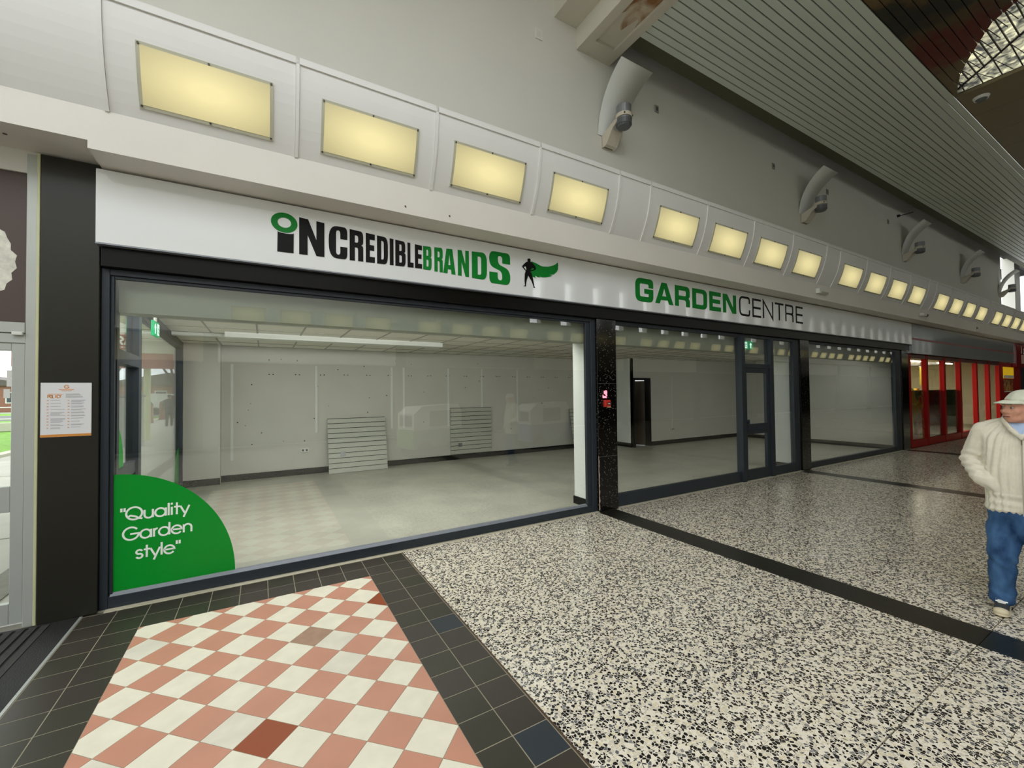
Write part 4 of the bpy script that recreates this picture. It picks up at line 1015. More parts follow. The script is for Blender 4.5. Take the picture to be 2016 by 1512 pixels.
# curved uplight reflectors with their floodlights
def uplight(x, label, proto=[None]):
    if proto[0] is None:
        t = thing('wall_uplight', (0, 0, 0), '', 'light', 'wall uplights under the slatted ceiling')
        bm = bmesh.new(); n = 14; Fr = []
        for k in range(n+1):
            u = k/n; a = R(62)*u
            y = -.012-.62*(1-math.cos(a))/(1-math.cos(R(62)))*.74; z = 5.27+.80*math.sin(a)/math.sin(R(62))
            xl = -.075+.01*u; xr = .34+.19*u
            Fr.append([bm.verts.new((xl, y, z)), bm.verts.new((xr, y, z)), bm.verts.new((xl, y+.006, z+.004)), bm.verts.new((xr, y+.006, z+.004))])
        for k in range(n):
            a, b = Fr[k], Fr[k+1]
            bm.faces.new((a[0], a[1], b[1], b[0])); bm.faces.new((a[3], a[2], b[2], b[3])); bm.faces.new((a[2], a[0], b[0], b[2])); bm.faces.new((a[1], a[3], b[3], b[1]))
        obj('reflector', bm, mat('white_reflector_sheet', 'c9cac4', .45), t, smooth=True, local=True)
        bm = bmesh.new()
        for dx in (0.0, .185): prism(bm, [(0, 5.10), (0, 5.27), (-.24, 5.36), (-.30, 5.36), (-.30, 5.32), (-.22, 5.28), (-.10, 5.12), (-.06, 5.10)], lambda u, v, d: (.0+dx+d, u, v), .012)
        box(bm, 0, .197, -.012, 0, 5.10, 5.27); prism(bm, [(-.04, 5.105), (-.09, 5.11), (-.20, 5.27), (-.16, 5.27)], lambda u, v, d: (.012+d, u, v), .173); box(bm, 0, .197, -.26, -.20, 5.325, 5.345)
        obj('bracket', bm, M_brkt, t, local=True)
        cx_, cy_c = .10, -.33
        bm = bmesh.new(); cyl(bm, (cx_, cy_c, 5.33), (cx_, cy_c, 5.53), .10, n=24); obj('lamp_body', bm, M_grey, t, local=True, smooth=False)
        bm = bmesh.new(); cyl(bm, (cx_, cy_c, 5.36), (cx_, cy_c, 5.41), .112, n=24); obj('clamp_ring', bm, M_brkt, t, local=True)
        bm = bmesh.new(); cyl(bm, (cx_, cy_c, 5.27), (cx_, cy_c, 5.34), .105, .105, n=24); cyl(bm, (cx_, cy_c, 5.245), (cx_, cy_c, 5.27), .085, .10, n=24); obj('lamp_base', bm, M_greyd, t, local=True)
        for dx in (-.1, .1):
            bm = bmesh.new(); cyl(bm, (cx_+dx*.72, cy_c-.08, 5.385), (cx_+dx*.74, cy_c-.092, 5.385), .012, n=8); obj('bolt', bm, M_screw, t, local=True)
        proto[0] = t; o = t
    else: o = copy_tree(proto[0])
    o.location = (x, 0, 0); o['label'] = label; o['group'] = 'wall uplights under the slatted ceiling'
for k, (x, n) in enumerate(((4.14, 'nearest, beside the white beam'), (9.62, 'second along from the white beam'), (15.0, 'third along from the white beam'), (19.9, 'fourth along from the white beam'), (24.4, 'farthest, against the end windows'))):
    uplight(x, f'grey floodlight below a white curved reflector, {n}')
def wall_plate(x, z, label, m=M_white, s=.055):
    t = thing('wall_plate', (x, 0, z), label, 'plate'); obj('plate', bevel_box(x-s, x+s, -.014, 0, z-s*1.25, z+s*1.25, .003, 1), m, t); obj('insert', boxes((x-s*.5, x+s*.5, -.016, -.014, z-s*.6, z+s*.6)), M_wall if m is M_white else M_greyd, t)
M_pg = mat('grey_blank_plate', '8f8c82', .5)
wall_plate(3.072, 6.283, 'white blanking plate high on the wall left of the beam')
for x, z, n in ((5.284, 6.04, 'right of the nearest uplight'), (8.608, 6.02, 'just before the second uplight'), (10.79, 6.02, 'just past the second uplight'), (14.08, 6.0, 'just before the third uplight')): wall_plate(x, z, f'small grey plate high on the wall, {n}', M_pg, .045)
sd = thing('smoke_detector', (10.05, -2.50, 6.36), 'white smoke detector on the dark soffit beside the skylight', 'detector')
bm = bmesh.new(); cyl(bm, (10.05, -2.50, 6.32), (10.05, -2.50, 6.36), .085, .10, n=20); obj('base', bm, M_white, sd); bm = bmesh.new(); cyl(bm, (10.05, -2.50, 6.295), (10.05, -2.50, 6.32), .05, .07, n=20); obj('chamber', bm, M_greyd, sd)
el = thing('emergency_light', (9.42, -.40, 3.52), 'white emergency light box on the fascia above the shop door', 'light')
obj('housing', bevel_box(9.25, 9.62, -.47, -.40, 3.505, 3.60, .008, 2), M_white, el); obj('lens', bevel_box(9.29, 9.58, -.485, -.47, 3.512, 3.54, .004, 1), M_clearrim, el)
cc = thing('dome_camera', (14.8, -.45, 3.53), 'small white security camera with a black lens on the fascia', 'camera')
obj('mount', bevel_box(14.62, 14.86, -.50, -.40, 3.50, 3.585, .02, 2), M_white, cc)
bm = bmesh.new(); cyl(bm, (14.86, -.45, 3.545), (14.96, -.46, 3.54), .045, .04, n=16); obj('lens', bm, M_black, cc)
c2 = thing('motion_sensor', (19.55, -.40, 3.47), 'small pale sensor on the fascia above the red shopfront', 'sensor')
obj('body', bevel_box(19.48, 19.66, -.46, -.40, 3.43, 3.49, .015, 2), M_white, c2); obj('base', bevel_box(19.50, 19.60, -.43, -.40, 3.49, 3.56, .01, 1), M_grey, c2)
hk = thing('wire_hook', (15.4, -.02, 6.2), 'small black hook high on the wall above the third uplight', 'hook'); bm = bmesh.new(); cyl(bm, (14.75, -.0, 6.28), (14.95, -.26, 6.34), .012, n=8); obj('arm', bm, M_black, hk); bm = bmesh.new(); cyl(bm, (14.70, 0, 6.27), (14.76, -.03, 6.29), .035, n=10); obj('boss', bm, M_black, hk)

# ================================================================== RED SHOPFRONT TO THE RIGHT
w7 = group_root('window_7')
mx_ = [15.11, 16.42, 17.90, 19.40, 21.15, 22.62, 24.0]
for x in mx_: obj('mullion', bevel_box(x, x+.15, -.03, .08, 0, 2.58, .005, 1), M_redpaint, w7)
obj('head', bevel_box(15.11, 24.15, -.02, .08, 2.47, 2.60, .004, 1), mat('dark_red_head', '4a0d0c', .3), w7); obj('sill', bevel_box(15.11, 24.15, -.02, .08, 0, .20, .004, 1), M_redpaint, w7)
def mat_poster(n, cols, sc):
    m = mat(n, cols[0], .35); nt = m.node_tree; b = nt.nodes['Principled BSDF']; N = nt.nodes.new; L = nt.links.new
    g = N('ShaderNodeNewGeometry'); v = N('ShaderNodeTexNoise'); v.inputs['Scale'].default_value = sc; v.inputs['Detail'].default_value = 3; v.inputs['Distortion'].default_value = .8
    r = N('ShaderNodeValToRGB'); r.color_ramp.interpolation = 'CONSTANT'; e = r.color_ramp.elements
    e[0].position = 0; e[0].color = (*lin(cols[0]), 1); e[1].position = .42; e[1].color = (*lin(cols[1]), 1)
    for i, c in enumerate(cols[2:]): x = e.new(.50+.08*i); x.color = (*lin(c), 1)
    L(g.outputs['Position'], v.inputs['Vector']); L(v.outputs['Fac'], r.inputs['Fac']); L(r.outputs['Color'], b.inputs['Base Color']); return m
post = [mat_poster('red_yellow_poster', ('8d1410', 'a51812', 'c08a1e', '3c4a1c'), 1.6), mat_poster('dark_red_poster', ('5a0f0c', '7d1511', '3a1a10', 'a0521e'), 1.8), mat_poster('green_poster', ('1f2e14', '2f451d', '445c2a', '18210f'), 1.7), mat_poster('mixed_poster', ('5a4a20', '3a3320', '7a6a30', '2a2016'), 2.5)]
for k, (a, b) in enumerate(zip(mx_[:-1], mx_[1:])):
    obj('pane', boxes((a+.15, b, .03, .038, .2, 2.47)), M_glass2, w7)
    if k < 3: obj('poster', boxes((a+.15, b, .05, .054, .2, 1.58)), post[k], w7)
bm = bmesh.new(); prism(bm, [(15.28, .25), (15.55, .30), (15.9, .9), (15.75, 1.55), (15.30, 1.5), (15.42, .9)], lambda u, v, d: (u, .046+d, v), .003); obj('poster_shape', bm, mat('poster_ochre', 'b48a1c', .4), w7)
bm = bmesh.new(); rg = random.Random(4)
for k in range(26):
    x = rg.uniform(15.3, 16.35); z = rg.uniform(.24, .62); prism(bm, [(x, z), (x+.05, z), (x+rg.uniform(-.12, .15), z+rg.uniform(.18, .34))], lambda u, v, d: (u, .044+d, v), .001)
tag(obj('poster_leaf', bm, mat('poster_leaf_green', '35561f', .5), w7), kind='stuff')
# fascia sign of the red shop
fs2 = thing('fascia_sign', (20.5, -.07, 2.58), 'glossy grey fascia with a thin red stripe above the red shopfront', 'sign')
obj('board', bevel_box(15.09, 25.86, -.118, -.03, 2.585, 3.388, .004, 1), mat('grey_gloss_fascia', '9da1a4', .06, spec=.5, coat=.3, bump=.08, bscale=3), fs2); obj('stripe', boxes((15.09, 25.86, -.1205, -.118, 2.955, 3.005)), mat('dusty_red_stripe', '9a4a4c', .3), fs2)
rs = thing('projecting_sign', (27.4, -.1, 2.45), 'red sign box with pale lettering at the far right of the fascia', 'sign')
obj('box', bevel_box(25.87, 29.5, -.16, -.03, 2.44, 3.36, .01, 1), M_redsign, rs)
caps('l', 26.55, .30, 3.0, -.164, rs, M_white_v, .09); caps('o', 26.95, .28, 3.0, -.164, rs, M_white_v, .08); obj('label_plate', boxes((26.6, 29.0, -.166, -.16, 2.58, 2.95)), mat('pale_pink_plate', 'd8b3a6', .5), rs)
# its interior
tag(obj('floor_store', boxes((15.1, 27.4, .0, 7, -.05, .004)), mat('store_floor', '8f8a76', .3)), kind='structure').name = 'floor.002'
M_store = mat('store_cream_wall', 'd9d2b8', .6)
tag(obj('wall_store', boxes((14.63, 27.4, 6.8, 7, 0, 3.0), (14.63, 14.70, .1, 6.8, 0, 3.0), (27.3, 27.4, .1, 6.8, 0, 3.0)), M_store), kind='structure')
cst = tag(obj('ceiling_store', boxes((14.63, 27.4, .06, 7, 2.66, 2.72)), mat('store_ceiling', 'c7c0a2', .7)), kind='structure'); cst.name = 'ceiling.002'
for k in range(3):
    for j in range(3):
        x = 16.2+3.4*k; y = 1.2+1.9*j
        t = thing('strip_light', (x, y, 2.66), f'lit fluorescent strip, {ordn[j]} from the glass of the {ordn[k]} row inside the red shop', 'light', 'strip lights inside the red shop')
        obj('batten', boxes((x-.85, x+.85, y-.06, y+.06, 2.61, 2.66)), M_white, t); bm = bmesh.new(); cyl(bm, (x-.8, y, 2.59), (x+.8, y, 2.59), .02, n=10); obj('tube', bm, M_tubelit, t)
pal = [mat('pack_'+n, c, .5) for n, c in (('yellow', 'c99a22'), ('red', 'a8261c'), ('white', 'cfcabb'), ('blue', '3a5a86'), ('green', '4b7a3c'), ('brown', '6d4c2e'))]
nth = 'first second third fourth fifth sixth seventh eighth ninth tenth eleventh twelfth thirteenth fourteenth fifteenth sixteenth'.split()
def shelf_unit(x0, x1, y, label, seed, hgt=1.6, un='stand'):
    r = random.Random(seed); t = thing('shelf_unit', ((x0+x1)/2, y, 0), label, 'shelves', 'display shelves in the red shop')
    obj('back', boxes((x0, x1, y+.22, y+.25, 0, hgt)), M_store, t)
    for z in (.1, .5, .9, 1.3): obj('shelf', boxes((x0, x1, y-.20, y+.20, z, z+.03)), M_white, t)
    for z in (.13, .53, .93, 1.33):
        x = x0+.03; ip = -1
        while x < x1-.2:
            ip += 1; pm = r.choice(pal); cn = pm.name[5:]; ln = {.13: 'lowest', .53: 'second', .93: 'third', 1.33: 'top'}[z]; w_ = r.uniform(.12, .28); h_ = r.uniform(.14, .30); q_ = thing('packet', (x+w_/2, y, z), f'{cn} packet, {nth[ip]} along on the {ln} shelf of the {un} in the red shop', 'packet', 'packets on the red shop shelves')
            obj('carton', boxes((x, x+w_, y-.16, y+.05, z+.001, z+h_)), pm, q_); x += w_+.02
shelf_unit(16.0, 18.2, 2.6, 'pale display shelves with packets behind the first red panes', 1, un='left stand'); shelf_unit(19.6, 21.6, 1.8, 'pale display shelves with packets behind the middle red panes', 2, un='middle stand'); shelf_unit(22.0, 24.0, 2.4, 'pale display shelves with packets behind the far red panes', 3, un='far stand')
for (x, z, w_, hh_, c, l) in ((17.4, 2.1, .9, .5, 'd9d3b8', 'pale banner hung inside the red shop'), (19.0, 2.15, .5, .6, 'c79a24', 'yellow banner hung inside the red shop'), (22.0, 2.1, .4, .7, 'd2b526', 'narrow yellow banner hung inside the red shop, nearer the man')):
    b_ = thing('hanging_banner', (x, 1.6, z), l, 'banner'); obj('sheet', boxes((x-w_/2, x+w_/2, 1.60, 1.61, z-hh_/2, z+hh_/2)), mat('banner_'+c, c, .5), b_); obj('rod', boxes((x-w_/2-.02, x+w_/2+.02, 1.595, 1.615, z+hh_/2, z+hh_/2+.02)), M_white, b_)
tag(obj('wall_red', boxes((24.15, 27.2, -.02, .10, 0, 2.58)), M_redpaint), kind='structure')
pb = thing('lit_poster', (25.4, -.02, 1.85), 'bright yellow poster with a white band on the red wall', 'poster')
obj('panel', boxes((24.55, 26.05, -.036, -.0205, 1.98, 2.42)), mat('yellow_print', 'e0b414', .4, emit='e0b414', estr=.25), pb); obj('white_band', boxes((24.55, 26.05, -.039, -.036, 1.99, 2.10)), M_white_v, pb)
pb2 = thing('small_poster', (25.4, -.02, 1.55), 'orange and brown food poster below the yellow one', 'poster'); obj('print', boxes((24.6, 25.9, -.036, -.0205, 1.45, 1.93)), mat_poster('food_poster', ('7a3a16', 'b0611e', 'd0a060', '5a2410'), 3), pb2); obj('border', boxes((24.6, 25.9, -.038, -.036, 1.45, 1.48)), M_white_v, pb2)
tag(obj('wall_far', boxes((27.2, 33, .3, .5, 0, 3.4), (31, 31.2, -.9, 1.5, 0, 3.6), (31, 31.2, -.9, 1.5, 6.9, 7.4), (33, 57, .0, .3, 0, 7.4), (56.5, 57, -11.5, 0, 0, 7.4)), M_dark), kind='structure')
we = group_root('window_8')
for k in range(3):
    y = 1.4-1.1*k; obj('mullion', boxes((30.95, 31.05, y-.07, y+.07, 3.6, 6.9)), M_white, we)
obj('transom', boxes((30.95, 31.05, -.9, 1.5, 5.1, 5.2)), M_white, we)
obj('pane', boxes((30.99, 31.0, -.9, 1.5, 3.6, 6.9)), M_glass2, we)
cl = tag(obj('column', boxes((26.6, 27.5, -.05, .3, 3.4, 7.0)), M_cove), kind='structure')

# ================================================================== OPPOSITE SIDE OF THE MALL (seen in the glass)
OY = -10.2
M_dk = mat('opposite_dark_glass', '1a1c1b', .3, spec=.15)
op = tag(obj('wall_opposite', boxes((-9, 57, OY-.3, OY, 4.4, 4.47), (-9, 8.5, OY-.3, OY, 4.47, 7.4), (8.5, 57, OY-.3, OY, 6.35, 7.4), (-9, 57, OY-1.2, OY-1.0, 0, 4.4), (-9, 57, OY-1.2, OY, 3.4, 3.5)), M_wall), kind='structure')
for k in range(30): obj('pier', boxes((8.5+1.6*k, 9.55+1.6*k, OY-.3, OY, 4.47, 6.4)), M_wall, op)
tag(obj('trim_4', boxes((-9, 57, OY-.1, OY+.40, 3.405, 3.70)), M_fascia), kind='structure')
t5 = group_root('trim_5'); bm = bmesh.new(); prism(bm, [(OY-y_, z_) for y_, z_ in [cove_pt(t/8, -.004) for t in range(9)]]+[(OY, 4.43), (OY, 3.70)], lambda u, v, d: (-9+d, u, v), 66); obj('cove_core', bm, M_cove, t5)
lp = [o for o in COL.objects if o.name == 'cove_light'][0]
for k in range(10):
    for j in range(4):
        o = copy_tree(lp); o.location = (BX0+BAY*k+PW*(j+.5), OY, 0); o.rotation_euler = (0, 0, math.pi)
        o['label'] = 'lit cream panel in the cove on the opposite side, mirrored in the shop glass'; o['group'] = 'lit panels on the opposite side'
w9 = group_root('window_9')
for k in range(-1, 11):
    x = BX0+BAY*k-.5; obj('pier', boxes((x, x+.35, OY-.15, OY+.03, 0, 3.4)), M_granite, w9)
    obj('shop_glass', boxes((x+.35, x+BAY, OY-.1, OY-.05, .15, 2.6)), M_dk, w9)
    obj('sign_band', boxes((x+.35, x+BAY, OY-.05, OY+.1, 2.62, 3.36)), [M_sign, mat('teal_band', '5d6f6c', .3), mat('sand_band', 'b9ad93', .3)][k % 3], w9)
def ride(name, x, y, c1, c2, label, rz):
    t = thing(name, (x, y, 0), label, 'ride', rz=rz); m1 = mat(name+'_lower', c1, .3); m2 = mat(name+'_upper', c2, .3)
    obj('lower_body', bevel_box(-.85, .85, -.36, .36, .22, .72, .06, 3), m1, t, local=True)
    bm = bmesh.new(); prism(bm, [(-.84, .70), (.80, .70), (.80, 1.12), (.55, 1.30), (-.70, 1.34), (-.84, 1.15)], lambda u, v, d: (u, -.34+d, v), .68); obj('cabin', bm, m2, t, local=True)
    for s in (-1, 1): obj('side_opening', boxes((-.45, .30, s*.345-.004, s*.345+.004, .78, 1.18)), M_black, t, local=True)
    obj('windscreen', boxes((.80, .806, -.26, .26, .80, 1.08)), M_black, t, local=True)
    for sx in (-.5, .5):
        for s in (-1, 1): bm = bmesh.new(); cyl(bm, (sx, s*.34, .22), (sx, s*.40, .22), .20, n=20); obj('wheel', bm, M_black, t, local=True)
    obj('base', bevel_box(-.7, .7, -.3, .3, .0, .12, .02, 1), M_greyd, t, local=True)
ride('kiddie_ride', 3.9, -6.5, '5f9440', 'd9d9cc', 'green and white childrens ride truck, mirrored in the left window', R(160))
ride('kiddie_ride_van', 7.3, -6.1, '5566a0', 'dcdcdc', 'blue and white childrens ride van, mirrored in the left window beside the pillar', R(170))

# ================================================================== PEOPLE
def hull(bm, balls, seg=10):
    tmp = bmesh.new()
    for (p, r) in balls:
        rv = (r, r, r) if not isinstance(r, tuple) else r
        bmesh.ops.create_uvsphere(tmp, u_segments=seg, v_segments=seg//2+2, radius=1.0, matrix=Matrix.Translation(p) @ Matrix.Diagonal((*rv, 1)))
    bmesh.ops.convex_hull(tmp, input=tmp.verts[:], use_existing_faces=False)
    loose = [v for v in tmp.verts if not v.link_faces]
    bmesh.ops.delete(tmp, geom=loose, context='VERTS')
    inter = [f for f in tmp.faces if not f.is_valid]
    me = bpy.data.meshes.new('t'); tmp.to_mesh(me); tmp.free(); bm.from_mesh(me); bpy.data.meshes.remove(me)
def remesh(name, parts, vox, m, parent, smooth_it=3, fn=None, cat=None):
    bm = bmesh.new()
    for balls in parts: hull(bm, balls)
    me = bpy.data.meshes.new(name); bm.to_mesh(me); bm.free()
    o = bpy.data.objects.new(name, me); COL.objects.link(o)
    md = o.modifiers.new('r', 'REMESH'); md.mode = 'VOXEL'; md.voxel_size = vox
    dg = bpy.context.evaluated_depsgraph_get(); me2 = bpy.data.meshes.new_from_object(o.evaluated_get(dg)); me2.name = name
    o.modifiers.clear(); o.data = me2; bpy.data.meshes.remove(me)
    b2 = bmesh.new(); b2.from_mesh(me2)
    for _ in range(smooth_it): bmesh.ops.smooth_vert(b2, verts=b2.verts[:], factor=.5, use_axis_x=True, use_axis_y=True, use_axis_z=True)
    if fn:
        b2.normal_update()
        for v in b2.verts: fn(v)
    b2.to_mesh(me2); b2.free()
    me2.materials.clear(); me2.materials.append(m)
    for p in me2.polygons: p.use_smooth = True
    if parent is not None: o.parent = parent
    return o
def V(*p): return Vector(p)
def person(loc, rz, P):
    a = P['head_turn']; HC = V(*P['head']); Rm = Matrix.Rotation(a, 3, 'Z') @ Matrix.Rotation(P.get('nod', 0), 3, 'X')
    H = lambda x, y, z: HC + Rm @ V(x, y, z)
    body = []
    head = [[(H(0, .018, .045), (.080, .092, .070)), (H(0, -.015, .035), (.074, .080, .066))],
            [(H(0, -.02, .01), .070), (H(-.032, -.048, -.075), .028), (H(.032, -.048, -.075), .028), (H(0, -.070, -.085), .022), (H(0, .03, -.03), .06)],
            [(H(-.040, -.066, -.022), .026), (H(.040, -.066, -.022), .026), (H(0, -.07, -.05), .025)],
            [(H(0, -.086, .020), .011), (H(0, -.110, -.020), .0135), (H(-.015, -.096, -.027), .011), (H(.015, -.096, -.027), .011)],
            [(H(-.042, -.080, .030), .013), (H(.042, -.080, .030), .013)],
            [(H(-.024, -.090, -.052), .007), (H(.024, -.090, -.052), .007), (H(0, -.097, -.050), .007)], [(H(-.018, -.089, -.066), .008), (H(.018, -.089, -.066), .008)],
            [(H(-.088, .008, -.012), .014), (H(-.093, .020, .018), .017)], [(H(.088, .008, -.012), .014), (H(.093, .020, .018), .017)],
            [(HC+V(0, .03, -.20), .066), (HC+V(0, .015, -.06), .058)]]
    body += head
    body += [[(V(-.13, .02, 1.30*P['s']), .05), (V(.13, .02, 1.30*P['s']), .05), (V(-.08, .0, 1.05*P['s']), .09), (V(.08, .0, 1.05*P['s']), .09)], [(V(-.08, 0, 1.05*P['s']), .09), (V(.08, 0, 1.05*P['s']), .09), (V(-.08, 0, P['hip']), .085), (V(.08, 0, P['hip']), .085)]]
    for ch, r0, r1 in ((P['armR'], .042, .026), (P['armL'], .042, .026)):
        pts = [V(*p) for p in ch]; n = len(pts)-1
        for i in range(n): body.append([(pts[i], r0+(r1-r0)*i/n), (pts[i+1], r0+(r1-r0)*(i+1)/n)])
        w_ = pts[-1]; d = (pts[-1]-pts[-2]).normalized(); sd_ = d.cross(V(0, 1, 0)).normalized() if abs(d.y) < .9 else V(1, 0, 0); up_ = sd_.cross(d)
        body.append([(w_, .024), (w_+d*.05+up_*.022, .013), (w_+d*.05-up_*.022, .013), (w_+d*.085+up_*.026, .011), (w_+d*.085-up_*.024, .011)])
        curl = sd_*(.022 if ch is P['armR'] else -.022)
        for k, (o_, ln) in enumerate(((.028, .060), (.010, .072), (-.008, .068), (-.026, .052))):
            b0 = w_+d*.085+up_*o_; b1 = b0+d*ln*.5+curl*.35; b2 = b1+d*ln*.4+curl*.9
            body.append([(b0, .0095), (b1, .0088)]); body.append([(b1, .0088), (b2, .0078)])
        t0 = w_+d*.03+up_*.026; t1 = t0+d*.035+up_*.022; t2 = t1+d*.03+curl*.4; body.append([(t0, .012), (t1, .0105)]); body.append([(t1, .0105), (t2, .009)])
    for lg in (P['legR'], P['legL']):
        pts = [V(*p) for p in lg]; rr_ = [.080, .052, .038]
        for i in range(2): body.append([(pts[i], rr_[i]), (pts[i+1], rr_[i+1])])
        f = pts[2]; body.append([(V(f.x, f.y+.03, .05), .034), (V(f.x, f.y-.10, .04), .026)])
    root = remesh('person', body, P.get('vox', .007), P['skin'], None, 3)
    root.location = loc; root.rotation_euler = (0, 0, rz)
    up_parts = [[(V(-.10, .0, 1.235*P['s']), (.105, .105, .115)), (V(.10, .0, 1.235*P['s']), (.105, .105, .115)), (V(-.10, -.015, 1.02*P['s']), (.10, .125, .12)), (V(.10, -.015, 1.02*P['s']), (.10, .125, .12))],
                [(V(-.10, -.015, 1.02*P['s']), (.10, .125, .12)), (V(.10, -.015, 1.02*P['s']), (.10, .125, .12)), (V(-.095, 0, P['hem']+.07), (.10, .118, .06)), (V(.095, 0, P['hem']+.07), (.10, .118, .06))],
                [(V(-.095, 0, P['hem']+.05), (.108, .126, .045)), (V(.095, 0, P['hem']+.05), (.108, .126, .045))],
                [(V(-.165, .015, 1.325*P['s']), .066), (V(.165, .015, 1.325*P['s']), .066), (V(-.11, 0, 1.22*P['s']), .10), (V(.11, 0, 1.22*P['s']), .10), (V(0, .025, 1.385*P['s']), .062)]]
    for ch in (P['armR'], P['armL']):
        pts = [V(*p) for p in ch]; rr_ = [.070, .060, .050, .046, .044]
        for i in range(len(pts)-1): up_parts.append([(pts[i], rr_[i]), (pts[i+1] if i < len(pts)-2 else pts[i]+(pts[i+1]-pts[i])*.97, rr_[i+1])])
    def folds(v):
        z = v.co.z; x = v.co.x
        if abs(x) > .17: v.co += v.normal*(.006*math.sin((z+.35*x+.5*v.co.y)*115)*max(0, 1-abs(z-1.06)/.14))
        elif z < P['hem']+.16: v.co += v.normal*(.004*math.sin(z*90+x*8))
        v.co += v.normal*P.get('rib', 0)*math.sin(math.atan2(x, -v.co.y+.02)*30)*(1 if abs(x) < .18 else .3)*(1 if v.co.y < .2 else 0)
    remesh('sweater', up_parts, .008, P['top'], root, 3, folds)
    legp = [[(V(-.085, .005, P['hip']), (.105, .118, .10)), (V(.085, .005, P['hip']), (.105, .118, .10)), (V(-.088, .0, P['hip']-.14), .098), (V(.088, .0, P['hip']-.14), .098)]]
    for lg in (P['legR'], P['legL']):
        pts = [V(*p) for p in lg]
        legp += [[(pts[0], .100), (pts[1], .078)], [(pts[1], .078), (V(pts[2].x, pts[2].y, .12), .070)], [(V(pts[2].x, pts[2].y, .13), .072), (V(pts[2].x, pts[2].y-.01, .075), (.072, .078, .03))]]
    def lf(v):
        z = v.co.z
        v.co += v.normal*(.005*math.sin(z*75+v.co.x*60)*(max(0, 1-abs(z-.36)/.10)+max(0, 1-abs(z-.14)/.08))+.003*math.sin(z*40-v.co.x*50))
    remesh('jeans', legp, .009, P['legs'], root, 3, lf)
    for lg in (P['legR'], P['legL']):
        f = V(*lg[2]); fx, fy = f.x, f.y
        sh_ = remesh('shoe', [[(V(fx, fy+.055, .055), (.036, .04, .05)), (V(fx, fy-.06, .05), (.040, .05, .04)), (V(fx, fy-.125, .038), (.040, .045, .032))]], .006, P['shoe'], root, 2)
        for q_, nm, mm in (([[(V(fx, fy+.055, .018), (.042, .046, .016)), (V(fx, fy-.06, .018), (.047, .05, .016)), (V(fx, fy-.135, .018), (.046, .048, .016))]], 'sole', M_shoesole), ([[(V(fx, fy-.150, .038), (.041, .030, .027)), (V(fx, fy-.135, .036), (.043, .030, .028))]], 'toe_cap', M_shoesole), ([[(V(fx, fy-.085, .082), (.024, .018, .010)), (V(fx, fy-.01, .112), (.024, .018, .012))]], 'tongue', M_white)):
            o = remesh(nm, q_, .006, mm, sh_, 1)
        bm = bmesh.new()
        for k in range(4): y = fy-.085+.022*k; z = .093+.0095*k; cyl(bm, (fx-.03, y, z-.006), (fx+.03, y+.004, z-.004), .0045, n=6); 
        obj('laces', bm, M_white_v, sh_, local=True)
    return root, H, Rm, HC
M_shoesole = mat('cream_rubber', 'cfc2a4', .5)
def mat_knit():
    m = mat('cream_rib_knit', 'd6cfbd', .9, spec=.15, noise=.05, nscale=25); nt = m.node_tree; b = nt.nodes['Principled BSDF']; N = nt.nodes.new; L = nt.links.new
    t = N('ShaderNodeTexCoord'); n = N('ShaderNodeTexNoise'); n.inputs['Scale'].default_value = 160; bp = N('ShaderNodeBump'); bp.inputs['Strength'].default_value = .5; bp.inputs['Distance'].default_value = .004
    L(t.outputs['Object'], n.inputs['Vector']); L(n.outputs['Fac'], bp.inputs['Height']); L(bp.outputs['Normal'], b.inputs['Normal']); b.inputs['Sheen Weight'].default_value = .3
    return m
def mat_denim():
    m = mat('faded_blue_denim', '27466e', .8, spec=.2); nt = m.node_tree; b = nt.nodes['Principled BSDF']; N = nt.nodes.new; L = nt.links.new
    t = N('ShaderNodeTexCoord'); mp_ = N('ShaderNodeMapping'); mp_.inputs['Scale'].default_value = (7, 7, 3.2); n = N('ShaderNodeTexNoise'); n.inputs['Scale'].default_value = 1.5; n.inputs['Detail'].default_value = 5
    r = N('ShaderNodeValToRGB'); r.color_ramp.elements[0].position = .35; r.color_ramp.elements[0].color = (*lin('142e50'), 1); r.color_ramp.elements[1].position = .68; r.color_ramp.elements[1].color = (*lin('44678f'), 1)
    L(t.outputs['Object'], mp_.inputs['Vector']); L(mp_.outputs['Vector'], n.inputs['Vector']); L(n.outputs['Fac'], r.inputs['Fac']); L(r.outputs['Color'], b.inputs['Base Color']); return m
M_skin = mat('ruddy_skin', 'c58f78', .55, spec=.3, noise=.10, nscale=30)
MAN = dict(s=1.0, head=(.0, -.035, 1.495), head_turn=R(-46), nod=R(2), hip=.74, hem=.705, rib=.0045,
           armR=[(-.188, .015, 1.315), (-.268, .055, 1.085), (-.205, -.105, .965), (-.105, -.075, .895)], armL=[(.188, .015, 1.315), (.252, .06, 1.07), (.275, -.05, .86)],
           legR=[(-.098, .0, .60), (-.112, -.07, .36), (-.118, -.06, .10)], legL=[(.098, .0, .60), (.108, -.01, .36), (.116, .10, .10)],
           skin=M_skin, top=mat_knit(), legs=mat_denim(), shoe=mat('charcoal_canvas', '33363a', .8))
MANX, MANY = 4.79, -3.665
man, H, Rm, HC = person((MANX, MANY, 0), R(-82), MAN)
tag(man, 'elderly man in a pale cap, cream ribbed zip sweater and blue jeans, hand in pocket', 'person')
def mpart(name, parts, vox, m, par=man, it=2, fn=None): return remesh(name, parts, vox, m, par, it, fn)
M_capm = mat('pale_cap_cotton', 'c9cbb8', .8, noise=.08, nscale=20); M_capb = mat('cap_blue_band', '5c8fc4', .7)
capo = mpart('cap', [[(H(0, .015, .058), (.094, .109, .044)), (H(0, .020, .070), (.083, .098, .064))]], .006, M_capm)
bm = bmesh.new(); n = 18; rows_ = []
